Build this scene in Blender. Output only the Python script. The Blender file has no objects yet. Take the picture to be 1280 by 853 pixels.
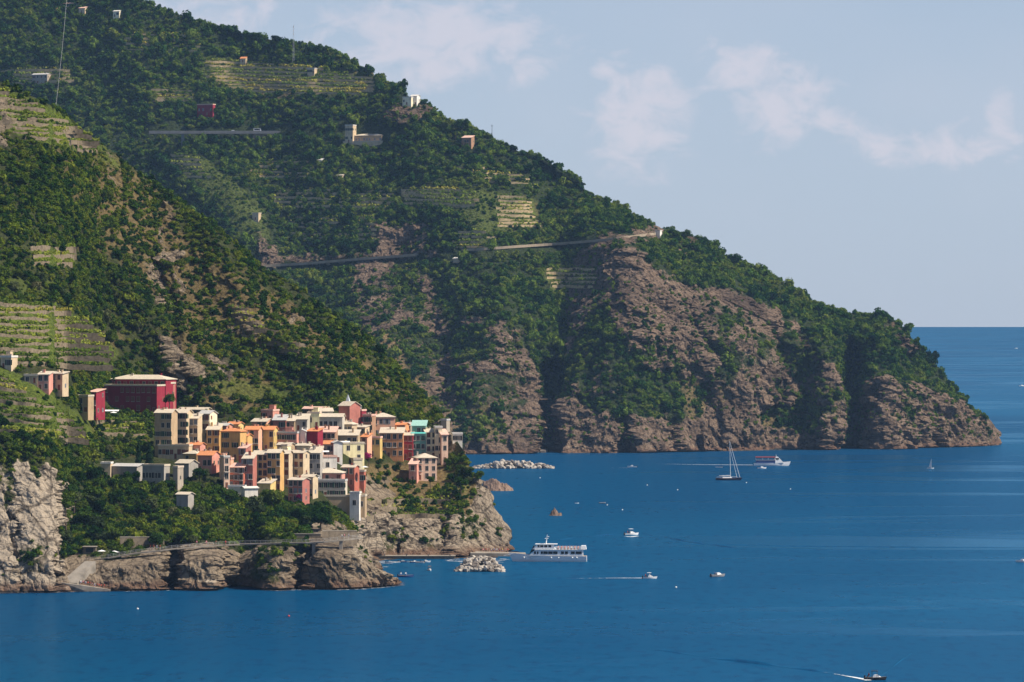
import bpy, bmesh, math, random
import numpy as np
from mathutils import Vector, Matrix

random.seed(7)
RNG = np.random.RandomState(11)
SC = bpy.context.scene
COL = SC.collection

# ------------------------------------------------------------------ camera, sky, sun, exposure
F, CH, HZ = 5000.0, 96.0, 408.0        # focal length in photo pixels, eye height (m), horizon row
cam_d = bpy.data.cameras.new('camera')
cam_d.sensor_width = 36.0
cam_d.lens = F / 1280.0 * 36.0
cam_d.shift_y = -(426.5 - HZ) / 1280.0
cam_d.clip_start = 1.0
cam_d.clip_end = 900000.0
cam = bpy.data.objects.new('camera', cam_d)
cam.location = (0, 0, CH)
cam.rotation_euler = (math.radians(90), 0, 0)
COL.objects.link(cam)
SC.camera = cam

SUN_AZ = math.radians(101.0)            # from the view direction (+Y), clockwise: from the right
SUN_EL = math.radians(48.0)
SUN_DIR = Vector((math.sin(SUN_AZ) * math.cos(SUN_EL), math.cos(SUN_AZ) * math.cos(SUN_EL), math.sin(SUN_EL)))
sun_d = bpy.data.lights.new('sun', 'SUN')
sun_d.energy = 5.0
sun_d.angle = math.radians(0.53)
sun_d.color = (1.0, 0.91, 0.77)
sun = bpy.data.objects.new('sun', sun_d)
sun.rotation_euler = (-SUN_DIR).to_track_quat('-Z', 'Y').to_euler()
sun.location = (300, 0, 500)
COL.objects.link(sun)

SC.view_settings.view_transform = 'Standard'
SC.view_settings.look = 'None'
SC.view_settings.gamma = 1.0
SC.view_settings.use_curve_mapping = False
SC.view_settings.exposure = 0.5
SC.render.engine = 'CYCLES'
SC.cycles.use_denoising = True
SC.cycles.max_bounces = 5
SC.cycles.diffuse_bounces = 2
SC.cycles.glossy_bounces = 2
SC.cycles.transmission_bounces = 2
SC.cycles.transparent_max_bounces = 8
SC.cycles.volume_bounces = 0
SC.cycles.caustics_reflective = False
SC.cycles.caustics_refractive = False

class NT:
    """small helper round a node tree"""
    def __init__(s, tree):
        s.t = tree; s.n = tree.nodes; s.l = tree.links; s.n.clear()
    def add(s, kind, **kw):
        nd = s.n.new(kind)
        for k, v in kw.items():
            if k.startswith('i_'):
                key = k[2:]
                key = int(key) if key.isdigit() else key.replace('_', ' ')
                s.put(v, nd.inputs[key])
            else:
                setattr(nd, k, v)
        return nd
    def put(s, v, sock):
        if isinstance(v, bpy.types.NodeSocket):
            s.l.new(v, sock)
        elif isinstance(v, bpy.types.Node):
            s.l.new(v.outputs[0], sock)
        else:
            if sock.type == 'RGBA' and not isinstance(v, (int, float)) and len(v) == 3:
                v = (*v, 1)
            sock.default_value = v
    def math(s, op, a, b=0.0, c=0.0, clamp=False):
        nd = s.n.new('ShaderNodeMath'); nd.operation = op; nd.use_clamp = clamp
        s.put(a, nd.inputs[0]); s.put(b, nd.inputs[1]); s.put(c, nd.inputs[2])
        return nd.outputs[0]
    def mix(s, f, a, b, blend='MIX'):
        nd = s.n.new('ShaderNodeMix'); nd.data_type = 'RGBA'; nd.blend_type = blend; nd.clamp_factor = True
        s.put(f, nd.inputs[0]); s.put(a, nd.inputs[6]); s.put(b, nd.inputs[7])
        return nd.outputs[2]
    def ramp(s, f, stops, interp='LINEAR'):
        nd = s.n.new('ShaderNodeValToRGB'); nd.color_ramp.interpolation = interp
        e = nd.color_ramp.elements
        while len(e) > 1: e.remove(e[-1])
        e[0].position = stops[0][0]; e[0].color = (*stops[0][1], 1)
        for p, c in stops[1:]:
            q = e.new(p); q.color = (*c, 1)
        s.put(f, nd.inputs[0])
        return nd.outputs[0]
    def noise(s, vec, scale, detail=4, rough=0.55, dist=0.0):
        nd = s.add('ShaderNodeTexNoise')
        s.put(vec, nd.inputs['Vector']); nd.inputs['Scale'].default_value = scale
        nd.inputs['Detail'].default_value = detail; nd.inputs['Roughness'].default_value = rough
        nd.inputs['Distortion'].default_value = dist
        return nd.outputs['Fac']
    def smooth(s, x, a, b):
        nd = s.add('ShaderNodeMapRange', interpolation_type='SMOOTHSTEP')
        s.put(x, nd.inputs[0]); s.put(a, nd.inputs[1]); s.put(b, nd.inputs[2])
        return nd.outputs[0]

world = bpy.data.worlds.new('World')
SC.world = world
world.use_nodes = True
def build_world():
    w = NT(world.node_tree)
    sky = w.add('ShaderNodeTexSky', sky_type='NISHITA', sun_disc=False)
    sky.sun_elevation = SUN_EL
    sky.sun_rotation = SUN_AZ
    sky.altitude = 90
    sky.air_density = 1.0
    sky.dust_density = 0.6
    sky.ozone_density = 3.0
    tc = w.add('ShaderNodeTexCoord')
    sx = w.add('ShaderNodeSeparateXYZ', i_0=tc.outputs['Generated'])
    X, Y, Z = sx.outputs
    # azimuth and elevation (degrees) of the direction looked at
    az = w.math('MULTIPLY', w.math('ARCTAN2', X, Y), 180 / math.pi)
    el = w.math('MULTIPLY', w.math('ARCSINE', Z), 180 / math.pi)
    cv = w.add('ShaderNodeCombineXYZ', i_0=az, i_1=w.math('MULTIPLY', el, 1.5), i_2=0.0)
    fine = w.noise(cv, 1.5, 8, 0.62, 0.5)
    broad = w.noise(cv, 0.16, 3, 0.5)
    # fair-weather cumulus banks low over the sea: az, el, half width, half height, strength
    banks = [(-1.25, 4.05, 2.1, 0.75, 1.1), (-0.35, 4.20, 0.9, 0.40, 0.7), (-4.2, 4.55, 1.1, 0.40, 0.6), (1.75, 3.0, 0.9, 0.9, 1.0), (1.28, 3.62, .28, .16, .9),
             (3.30, 3.70, 0.8, 0.46, 1.1), (3.95, 3.15, 0.85, 0.62, 1.0), (7.0, 3.05, 0.30, 0.42, 1.0), (6.1, 2.62, 1.9, 0.36, .8),
             (-9.5, 3.6, 1.6, .6, .8), (11, 3.2, 1.5, .7, .9), (15, 2.4, 2.2, .6, .8), (-16, 4.0, 2.5, .9, .8)]
    tot = None
    for a, e, ra, re, k in banks:
        da = w.math('DIVIDE', w.math('SUBTRACT', az, a), ra)
        de = w.math('DIVIDE', w.math('SUBTRACT', el, e), re)
        # flat, soft bottoms and crisp heaped tops
        r2 = w.math('ADD', w.math('MULTIPLY', da, da), w.math('MULTIPLY', de, de))
        g = w.math('MULTIPLY', w.math('SUBTRACT', 1.0, r2), k)
        g = w.math('MAXIMUM', g, -1.5)
        tot = g if tot is None else w.math('MAXIMUM', tot, g)
    dens = w.math('ADD', tot, w.math('MULTIPLY', w.math('SUBTRACT', fine, 0.5), 4.4))
    cl = w.smooth(dens, -0.2, 1.3)
    veil = w.math('MULTIPLY', w.smooth(broad, 0.42, 0.7), 0.10)
    fac = w.math('MAXIMUM', w.math('MULTIPLY', cl, 0.46), veil)
    skyc = w.mix(1.0, sky.outputs[0], (0.86, 0.88, 1.0), 'MULTIPLY')
    # summer haze brightens the sky towards the horizon, all round
    low = w.math('SUBTRACT', 1.0, w.smooth(el, 1.0, 16.0))
    skyc = w.mix(w.math('MULTIPLY', low, 0.75), skyc, (5.1, 6.0, 7.35))
    colr = w.mix(fac, skyc, (8.8, 7.7, 8.0))
    bg = w.add('ShaderNodeBackground', i_0=colr, i_1=0.072)
    out = w.add('ShaderNodeOutputWorld')
    w.l.new(bg.outputs[0], out.inputs[0])
build_world()

# ------------------------------------------------------------------ helpers
def P(u, v, d):
    return Vector(((u - 640) / F * d, d, CH + (HZ - v) / F * d))
def wd(v):                               # distance of a point on the water seen at row v
    return F * CH / (v - HZ)
def tag(o, label=None, cat=None, group=None, kind=None):
    if label: o['label'] = label
    if cat: o['category'] = cat
    if group: o['group'] = group
    if kind: o['kind'] = kind
    return o
def empty(name, loc=(0, 0, 0), rz=0.0, parent=None):
    o = bpy.data.objects.new(name, None); o.empty_display_size = 1.0
    COL.objects.link(o); o.location = loc; o.rotation_euler = (0, 0, rz)
    if parent: o.parent = parent
    return o
def mesh_data(name, verts, faces, mats=(), smooth=False, midx=None):
    me = bpy.data.meshes.new(name)
    me.from_pydata([tuple(v) for v in verts], [], [tuple(f) for f in faces])
    for m in mats: me.materials.append(m)
    if midx is not None: me.polygons.foreach_set('material_index', np.asarray(midx, dtype=np.int32))
    if smooth: me.polygons.foreach_set('use_smooth', np.ones(len(me.polygons), dtype=bool))
    me.update()
    return me
def link(name, me, parent=None, loc=None, rz=None):
    o = bpy.data.objects.new(name, me); COL.objects.link(o)
    if parent: o.parent = parent
    if loc is not None: o.location = loc
    if rz is not None: o.rotation_euler = (0, 0, rz)
    return o
class MB:
    """collects boxes, prisms and tubes into one mesh"""
    def __init__(s): s.v = []; s.f = []; s.m = []
    def poly(s, verts, faces, mi=0):
        b = len(s.v); s.v += [tuple(x) for x in verts]
        s.f += [tuple(i + b for i in f) for f in faces]; s.m += [mi] * len(faces); return s
    def box(s, x0, x1, y0, y1, z0, z1, mi=0):
        return s.poly([(x0,y0,z0),(x1,y0,z0),(x1,y1,z0),(x0,y1,z0),(x0,y0,z1),(x1,y0,z1),(x1,y1,z1),(x0,y1,z1)],
                      [(0,3,2,1),(4,5,6,7),(0,1,5,4),(1,2,6,5),(2,3,7,6),(3,0,4,7)], mi)
    def tube(s, a, b, r0, r1=None, n=6, mi=0, cap=True):
        a = Vector(a); b = Vector(b); r1 = r0 if r1 is None else r1
        q = (b - a).to_track_quat('Z', 'Y'); vs = []
        for c, r in ((a, r0), (b, r1)):
            for i in range(n):
                t = 2 * math.pi * i / n
                vs.append(c + q @ Vector((r * math.cos(t), r * math.sin(t), 0)))
        fs = [(i, (i + 1) % n, n + (i + 1) % n, n + i) for i in range(n)]
        if cap: fs += [tuple(range(n))[::-1], tuple(range(n, 2 * n))]
        return s.poly(vs, fs, mi)
    def path(s, pts, radii, n=6, mi=0):
        for i in range(len(pts) - 1): s.tube(pts[i], pts[i + 1], radii[i], radii[i + 1], n, mi)
        return s
    def data(s, name, mats, smooth=False): return mesh_data(name, s.v, s.f, mats, smooth, s.m)
    def build(s, name, mats, parent=None, smooth=False, loc=None, rz=None):
        if not isinstance(mats, (list, tuple)): mats = [mats]
        return link(name, s.data(name, mats, smooth), parent, loc, rz)

# numpy noise -------------------------------------------------------
def _h(ix, iy, iz, seed):
    n = (ix.astype(np.uint32) * np.uint32(374761393) + iy.astype(np.uint32) * np.uint32(668265263)
         + iz.astype(np.uint32) * np.uint32(2147483647) + np.uint32(seed * 977 + 13) * np.uint32(1274126177))
    n = (n ^ (n >> np.uint32(13))) * np.uint32(1274126177)
    n = n ^ (n >> np.uint32(16)); n = n * np.uint32(2246822519); n = n ^ (n >> np.uint32(15))
    return n.astype(np.float64) / 4294967295.0
def vnoise(p, seed=0):
    i = np.floor(p).astype(np.int64); f = p - i; f = f * f * f * (f * (f * 6 - 15) + 10)
    r = 0
    for a in (0, 1):
        wa = f[:, 0] if a else 1 - f[:, 0]
        for b in (0, 1):
            wb = f[:, 1] if b else 1 - f[:, 1]
            for c in (0, 1):
                wc = f[:, 2] if c else 1 - f[:, 2]
                r = r + wa * wb * wc * _h(i[:, 0] + a, i[:, 1] + b, i[:, 2] + c, seed)
    return r * 2 - 1
def fbm(p, octs=4, gain=0.5, seed=0, ridged=False):
    r = 0; a = 1.0; tot = 0
    for o in range(octs):
        n = vnoise(p * (2.03 ** o) + 17.3 * o, seed + o)
        if ridged: n = 1 - 2 * np.abs(n)
        r = r + a * n; tot += a; a *= gain
    return r / tot
def facets(p, seed=0):
    """broken-rock noise: every cell is a tilted plane of its own"""
    i = np.floor(p).astype(np.int64)
    val = np.full(len(p), -1e9)
    for a in (-1, 0, 1):
        for b in (-1, 0, 1):
            for c in (-1, 0, 1):
                cx, cy, cz = i[:, 0] + a, i[:, 1] + b, i[:, 2] + c
                q = np.stack([cx + _h(cx, cy, cz, seed), cy + _h(cx, cy, cz, seed + 1), cz + _h(cx, cy, cz, seed + 2)], 1)
                dlt = p - q
                g = (np.stack([_h(cx, cy, cz, seed + 3), _h(cx, cy, cz, seed + 4), _h(cx, cy, cz, seed + 5)], 1) * 2 - 1) * np.array([[1.7, 1.2, 0.35]])
                ax = np.abs(dlt[:, 0] * 0.8 + dlt[:, 2] * 0.6); az = np.abs(dlt[:, 2] * 0.8 - dlt[:, 0] * 0.6); ay = np.abs(dlt[:, 1])
                val = np.maximum(val, 0.62 * (dlt * g).sum(1) + 0.7 * _h(cx, cy, cz, seed + 6) - 1.5 * np.maximum(np.maximum(ax, az), ay))
    return (val + 0.25) * 1.15
def poly_mask(polys, blur=4, U0=-80, U1=1360, V0=-120, V1=860, st=2.0):
    """soft land-cover map from outlines drawn on the hillside"""
    uu = np.arange(U0, U1, st); vv = np.arange(V0, V1, st)
    gu, gv = np.meshgrid(uu, vv)
    out = np.zeros(gu.shape)
    for val, pl in polys:
        ins = np.zeros(gu.shape, bool); n = len(pl)
        for k in range(n):
            x1, y1 = pl[k]; x2, y2 = pl[(k + 1) % n]
            if y1 == y2: continue
            c = ((y1 > gv) != (y2 > gv)) & (gu < (x2 - x1) * (gv - y1) / (y2 - y1) + x1)
            ins ^= c
        out = np.where(ins, val, out)
    for _ in range(blur):
        out = (out + np.roll(out, 1, 0) + np.roll(out, -1, 0) + np.roll(out, 1, 1) + np.roll(out, -1, 1)) / 5
    def f(u, v):
        a = np.clip((np.asarray(u) - U0) / st, 0, len(uu) - 1.01); b = np.clip((np.asarray(v) - V0) / st, 0, len(vv) - 1.01)
        ia = a.astype(int); ib = b.astype(int); fa = a - ia; fb = b - ib
        return (out[ib, ia] * (1 - fa) * (1 - fb) + out[ib, ia + 1] * fa * (1 - fb) + out[ib + 1, ia] * (1 - fa) * fb + out[ib + 1, ia + 1] * fa * fb)
    return f
def stroke(u, v, pts, width, sharp=False):
    """0..1 closeness to a line drawn on the hillside"""
    best = np.full(u.shape, 1e9)
    for (x1, y1), (x2, y2) in zip(pts[:-1], pts[1:]):
        dx, dy = x2 - x1, y2 - y1
        t = np.clip(((u - x1) * dx + (v - y1) * dy) / (dx * dx + dy * dy), 0, 1)
        best = np.minimum(best, np.hypot(u - x1 - t * dx, v - y1 - t * dy))
    w = np.clip((1 - best / width) * (2.2 if sharp else 1), 0, 1)
    return w * w * (3 - 2 * w)

# ------------------------------------------------------------------ materials
MATS = {}
def principled(name, color, rough=0.8, spec=0.2, metallic=0.0, var=0.0, scale=1.0, bump=0.0, bscale=8.0):
    if name in MATS: return MATS[name]
    m = bpy.data.materials.new(name); m.use_nodes = True
    n = NT(m.node_tree)
    b = n.add('ShaderNodeBsdfPrincipled', i_Roughness=rough, i_Metallic=metallic)
    b.inputs['Specular IOR Level'].default_value = spec
    tc = n.add('ShaderNodeTexCoord')
    if var > 0:
        f = n.noise(tc.outputs['Object'], scale, 5, 0.6)
        if name.startswith('plaster'):        # rain streaks and patched render
            mp = n.add('ShaderNodeMapping'); mp.inputs['Scale'].default_value = (1.5, 1.5, 0.16); n.l.new(tc.outputs['Object'], mp.inputs[0])
            f = n.math('ADD', n.math('MULTIPLY', f, 0.5), n.math('MULTIPLY', n.noise(mp.outputs[0], 1.0, 4, 0.65), 0.5))
        dark = tuple(c * (1 - var) for c in color); lite = tuple(min(1, c * (1 + var * 0.7)) for c in color)
        n.put(n.ramp(f, [(0.25, dark), (0.5, color), (0.75, lite)]), b.inputs['Base Color'])
    else:
        n.put(color, b.inputs['Base Color'])
    if bump > 0:
        bp = n.add('ShaderNodeBump', i_Strength=bump, i_Height=n.noise(tc.outputs['Object'], bscale, 3))
        n.put(bp, b.inputs['Normal'])
    o = n.add('ShaderNodeOutputMaterial'); n.l.new(b.outputs[0], o.inputs[0])
    MATS[name] = m
    return m
# ------------------------------------------------------------------ terrain
def terrain_material(name, rock_a, rock_b, rock_c, soil, grass, dry):
    m = bpy.data.materials.new(name); m.use_nodes = True
    n = NT(m.node_tree)
    geo = n.add('ShaderNodeNewGeometry')
    pos = geo.outputs['Position']
    at = n.add('ShaderNodeAttribute', attribute_name='cover')
    sp = n.add('ShaderNodeSeparateColor', i_0=at.outputs['Color'])
    rock, gr, dr = sp.outputs; pale = at.outputs['Alpha']
    big = n.noise(pos, 0.022, 4, 0.6)
    mid = n.noise(pos, 0.11, 5, 0.65, 0.4)
    fin = n.noise(pos, 0.6, 5, 0.7)
    # tilted beds of the cliff rock
    mp = n.add('ShaderNodeMapping'); mp.inputs['Rotation'].default_value = (0.5, 0.9, 0.2); mp.inputs['Scale'].default_value = (0.02, 0.02, 0.22)
    n.l.new(pos, mp.inputs[0])
    beds = n.noise(mp.outputs[0], 1.0, 5, 0.65, 0.8)
    rc = n.ramp(n.math('ADD', n.math('MULTIPLY', mid, 0.55), n.math('MULTIPLY', beds, 0.45)),
                [(0.30, rock_b), (0.45, rock_a), (0.56, rock_a), (0.68, rock_c)])
    rc = n.mix(n.smooth(big, 0.5, 0.68), rc, rock_b)
    rc = n.mix(n.math('MULTIPLY', n.smooth(n.noise(pos, 0.26, 4, 0.65, 0.6), 0.50, 0.66), 0.7), rc, tuple(c * 0.40 for c in rock_b))
    rc = n.mix(n.math('MULTIPLY', pale, 0.6), rc, tuple(c * 1.02 for c in rock_c))
    for scl, wid, k in ((0.055, 0.05, 0.75), (0.17, 0.07, 0.6)):
        wv = n.add('ShaderNodeVectorMath', operation='ADD'); n.l.new(pos, wv.inputs[0])
        ds = n.add('ShaderNodeTexNoise'); ds.inputs['Scale'].default_value = 0.12; n.l.new(pos, ds.inputs['Vector'])
        sv = n.add('ShaderNodeVectorMath', operation='SCALE'); n.l.new(ds.outputs['Color'], sv.inputs[0]); sv.inputs['Scale'].default_value = 7.0; n.l.new(sv.outputs[0], wv.inputs[1])
        ce = n.add('ShaderNodeTexVoronoi', feature='DISTANCE_TO_EDGE'); ce.inputs['Scale'].default_value = scl; n.l.new(wv.outputs[0], ce.inputs['Vector'])
        rc = n.mix(n.math('MULTIPLY', n.math('SUBTRACT', 1.0, n.smooth(ce.outputs['Distance'], 0.0, wid)), k), rc, tuple(c * 0.33 for c in rock_b))
    sc_ = n.mix(n.smooth(mid, 0.4, 0.62), soil, tuple(c * 1.5 for c in soil))
    sc_ = n.mix(n.math('MULTIPLY', n.smooth(fin, 0.5, 0.6), 0.5), sc_, tuple(c * 0.5 for c in soil))
    gc = n.mix(n.smooth(fin, 0.38, 0.62), grass, tuple(c * 0.45 for c in grass))
    dc = n.mix(n.smooth(fin, 0.4, 0.62), dry, tuple(c * 0.55 for c in dry))
    c = n.mix(dr, sc_, dc)
    c = n.mix(gr, c, gc)
    edge = n.math('ADD', rock, n.math('MULTIPLY', n.math('SUBTRACT', fin, 0.5), 0.9))
    c = n.mix(n.smooth(edge, 0.35, 0.6), c, rc)
    # the band washed by the waves
    z = n.add('ShaderNodeSeparateXYZ', i_0=pos).outputs[2]
    zz = n.math('ADD', z, n.math('MULTIPLY', n.math('SUBTRACT', mid, 0.5), 7.0))
    c = n.mix(n.math('MULTIPLY', n.math('SUBTRACT', 1.0, n.smooth(zz, 1.2, 5.0)), 0.8), c, (0.15, 0.085, 0.055))
    c = n.mix(n.math('SUBTRACT', 1.0, n.smooth(zz, 0.1, 0.9)), c, (0.05, 0.045, 0.04))
    b = n.add('ShaderNodeBsdfPrincipled', i_Roughness=0.95)
    b.inputs['Specular IOR Level'].default_value = 0.08
    n.put(c, b.inputs['Base Color'])
    vor = n.add('ShaderNodeTexVoronoi', feature='F1'); vor.inputs['Scale'].default_value = 0.35
    n.l.new(pos, vor.inputs['Vector'])
    hgt = n.math('ADD', n.math('MULTIPLY', fin, 1.4), n.math('MULTIPLY', vor.outputs['Distance'], 0.9))
    bp = n.add('ShaderNodeBump', i_Strength=0.9, i_Distance=1.2, i_Height=hgt)
    n.put(bp, b.inputs['Normal'])
    o = n.add('ShaderNodeOutputMaterial'); n.l.new(b.outputs[0], o.inputs[0])
    return m

class Terrain: pass

def loft_terrain(name, cols, ustep, vstep, relief, masks, noise_amp, mat, smooth_k, ridge_index, seed, bed_m, fs, crinkle):
    """surface through section lines running from the sea up to the crest and down behind it"""
    us = np.array([c[0] for c in cols], float)
    nl = len(cols[0][1])
    D = np.zeros((len(cols), nl)); Z = np.zeros((len(cols), nl))
    for i, (u, lv) in enumerate(cols):
        for j, (k, a, b) in enumerate(lv):
            if k == 'v': D[i, j] = b; Z[i, j] = CH + (HZ - a) / F * b
            elif k == 'w': D[i, j] = wd(a); Z[i, j] = b
            else: D[i, j] = a; Z[i, j] = b
    ug = np.arange(us[0], us[-1] + 0.01, ustep)
    Dg = np.stack([np.interp(ug, us, D[:, j]) for j in range(nl)], 1)
    Zg = np.stack([np.interp(ug, us, Z[:, j]) for j in range(nl)], 1)
    for _ in range(smooth_k):
        for A in (Dg, Zg):
            A[1:-1] = (A[:-2] + 2 * A[1:-1] + A[2:]) / 4
    Vg = HZ - (Zg - CH) * F / Dg
    rows = []
    for j in range(nl - 1):
        ln = np.percentile(np.hypot(np.abs(Vg[:, j + 1] - Vg[:, j]), np.abs(Dg[:, j + 1] - Dg[:, j]) * 0.25), 80)
        k = int(np.clip(ln / vstep, 2, 260)) if j < ridge_index else 14
        for q in range(k): rows.append((j, q / k))
    rows.append((nl - 2, 1.0))
    nr = len(rows); nu = len(ug)
    d = np.zeros((nr, nu)); z = np.zeros((nr, nu)); back = np.zeros((nr, nu))
    for r, (j, t) in enumerate(rows):
        d[r] = Dg[:, j] * (1 - t) + Dg[:, j + 1] * t
        z[r] = Zg[:, j] * (1 - t) + Zg[:, j + 1] * t
        back[r] = 0 if j < ridge_index else 1
    # soften the section corners a little
    for _ in range(3):
        d[1:-1] = (d[:-2] + 2 * d[1:-1] + d[2:]) / 4; z[1:-1] = (z[:-2] + 2 * z[1:-1] + z[2:]) / 4
    u = np.repeat(ug[None], nr, 0)
    v = HZ - (z - CH) * F / d
    uf, vf, bf = u.ravel(), v.ravel(), back.ravel()
    fade = 1 - bf
    dd = np.zeros(uf.shape)
    # wander the drawn lines so nothing runs ruler-straight
    q = np.stack([uf * 0.02, vf * 0.02, uf * 0], 1)
    wu = uf + 14 * fbm(q, 3, 0.55, seed + 40); wv = vf + 10 * fbm(q, 3, 0.55, seed + 50)
    wu = wu + crinkle * fbm(q * 5.5, 3, 0.6, seed + 44); wv = wv + crinkle * fbm(q * 5.5, 3, 0.6, seed + 54)
    for pts, width, amt in relief:
        dd += amt * stroke(wu, wv, pts, width, amt >= 20 and width < 40)
    df = d.ravel() + dd * fade
    zf = z.ravel() + dd * fade * (HZ - vf) / F       # slide along the hill's own line of rise
    zf = np.where(z.ravel() < 1, z.ravel(), zf)
    xf = (uf - 640) / F * df
    pos = np.stack([xf, df, zf], 1)
    rockm = masks['rock'](wu, wv); grassm = masks['grass'](uf, vf); drym = masks['dry'](wu, wv)
    bare = masks['bare'](uf, vf)
    nz = fbm(np.stack([xf, df * 0.7, zf * 0.8], 1) * 0.035, 4, 0.55, seed + 3)
    nz2 = fbm(np.stack([xf, df * 0.7, zf * 0.8], 1) * 0.12, 3, 0.6, seed + 13)
    rockm = np.clip(rockm + (0.75 * nz + 0.5 * nz2) * (rockm > 0.02), 0, 1)
    # normals from the grid
    G = pos.reshape(nr, nu, 3)
    def normals(G):
        du = np.gradient(G, axis=1); dv = np.gradient(G, axis=0)
        n = np.cross(du, dv); n /= np.linalg.norm(n, axis=2, keepdims=True) + 1e-9
        return n
    N = normals(G).reshape(-1, 3)
    if (N[:, 1].mean() > 0): N = -N
    A0, A1, A2, A3, A4, A5 = noise_amp
    flat = 1 - masks['flat'](uf, vf)
    low = fbm(pos * 0.011, 3, 0.5, seed)
    rid = fbm(np.stack([xf * 0.035, df * 0.035, zf * 0.014], 1), 4, 0.55, seed + 9, ridged=True)
    fc0 = facets(fs * np.stack([xf * 0.042 + zf * 0.012, df * 0.042, zf * 0.026 - xf * 0.01], 1), seed + 15)
    fc1 = facets(fs * np.stack([xf * 0.085 + zf * 0.03, df * 0.085, zf * 0.034 - xf * 0.02], 1), seed + 20)
    fc2 = facets(fs * np.stack([xf * 0.27 + zf * 0.1, df * 0.27, zf * 0.12 - xf * 0.06], 1), seed + 30)
    fc3 = facets(fs * np.stack([xf * 0.62 + zf * 0.2, df * 0.62, zf * 0.36 - xf * 0.12], 1), seed + 90)
    fn = fbm(pos * 0.5, 3, 0.6, seed + 60)
    rk = np.clip(rockm * 1.3, 0, 1)
    disp = (A1 * low + A2 * (rid - 0.3) * (0.25 + 0.75 * rk)) * flat + rk * (A0 * fc0 + A3 * fc1 + A4 * fc2 + A5 * fc3) * (0.25 + 0.75 * flat) + 0.35 * fn
    bed = (xf * 0.45 + df * 0.2 + zf * 0.85) / bed_m + 0.9 * fbm(pos * 0.02, 3, 0.5, seed + 70)
    saw = bed - np.floor(bed); saw = np.where(saw < 0.8, saw / 0.8, (1 - saw) / 0.2)
    disp += rk * bed_m * 0.10 * (saw - 0.5) * (0.4 + 0.6 * flat)
    disp *= np.where(zf < 0.5, 0.5, 1.0)
    dirn = N.copy(); dirn[:, 2] *= np.where(zf < 4, 0.2, 0.7) * (1 - 0.8 * rk)
    pos = pos + dirn * disp[:, None]
    me = bpy.data.meshes.new(name)
    idx = np.arange(nr * nu).reshape(nr, nu)
    quads = np.stack([idx[:-1, :-1], idx[:-1, 1:], idx[1:, 1:], idx[1:, :-1]], -1).reshape(-1, 4)
    me.vertices.add(len(pos)); me.vertices.foreach_set('co', pos.astype(np.float32).ravel())
    me.loops.add(quads.size); me.loops.foreach_set('vertex_index', quads.astype(np.int32).ravel())
    me.polygons.add(len(quads)); me.polygons.foreach_set('loop_start', np.arange(0, quads.size, 4, dtype=np.int32))
    me.polygons.foreach_set('loop_total', np.full(len(quads), 4, dtype=np.int32))
    me.update(calc_edges=True)
    at = me.attributes.new('cover', 'FLOAT_COLOR', 'POINT')
    at.data.foreach_set('color', np.stack([rockm, grassm, drym, masks['pale'](uf, vf) if 'pale' in masks else np.zeros_like(rockm)], 1).astype(np.float32).ravel())
    me.polygons.foreach_set('use_smooth', (rk[quads[:, 0]] < 0.35))
    me.materials.append(mat)
    o = link(name, me); tag(o, kind='structure')
    T = Terrain(); T.o = o; T.pos = pos; T.quads = quads; T.u = uf; T.v = vf
    T.rock, T.grass, T.dry, T.bare, T.flatm = rockm, grassm, drym, bare, 1 - flat
    T.back = bf
    # depth of the visible surface on a 2 px raster, for standing things on the ground
    pu = (pos[:, 0] / pos[:, 1] * F + 640); pv = HZ - (pos[:, 2] - CH) * F / pos[:, 1]
    T.pu, T.pv = pu, pv
    W_, H_ = 720, 500
    db = np.full((H_, W_), 1e9)
    ia = np.clip(((pu + 80) / 2).astype(int), 0, W_ - 1); ib = np.clip(((pv + 120) / 2).astype(int), 0, H_ - 1)
    np.minimum.at(db, (ib, ia), pos[:, 1])
    for _ in range(3):
        nb = np.minimum.reduce([np.roll(db, 1, 0), np.roll(db, -1, 0), np.roll(db, 1, 1), np.roll(db, -1, 1)])
        db = np.where(db > 1e8, nb, db)
    T.db = db
    p = pos[quads]; T.area = 0.5 * np.linalg.norm(np.cross(p[:, 2] - p[:, 0], p[:, 3] - p[:, 1]), axis=1)
    return T
def ground(T, u, v):
    d = T.db[int(np.clip((v + 120) / 2, 0, 499)), int(np.clip((u + 80) / 2, 0, 719))]
    return float(d)
def hit(T, u, v):
    return P(u, v, ground(T, u, v))

NOMASK = poly_mask([], 0)
# --- far headland: section lines (column, [(kind, a, b) ...]) from below the water to behind the crest
sky_line = [(-320, -250), (-80, -130), (0, -88), (100, -38), (170, -2), (200, 12), (250, 27), (300, 40), (330, 46), (370, 55), (400, 60), (430, 72), (460, 88), (490, 105), (515, 122), (540, 142),
            (556, 155), (580, 158), (610, 168), (640, 183), (660, 189), (690, 210), (720, 228), (760, 248), (790, 264), (815, 285), (826, 292), (850, 293), (880, 302), (920, 326), (960, 344),
            (1000, 367), (1040, 384), (1080, 392), (1108, 396), (1122, 404), (1134, 418), (1150, 436), (1165, 455), (1180, 473), (1195, 490), (1208, 504), (1222, 520), (1232, 535), (1240, 548), (1246, 555)]
ridge_d = [(-320, 4010), (-80, 3840), (0, 3790), (170, 3670), (400, 3560), (600, 3410), (800, 3320), (900, 3290), (1000, 3270), (1100, 3250), (1140, 3230), (1200, 3222), (1246, 3235)]
water_v = [(-80, 568), (590, 568), (700, 567), (800, 566), (900, 564), (1000, 562), (1100, 561), (1200, 559), (1246, 557)]
cl_v = [(-80, 500), (430, 470), (600, 455), (700, 450), (760, 420), (850, 420), (1000, 430), (1040, 440), (1100, 470), (1180, 510), (1222, 538), (1246, 556)]
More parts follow.
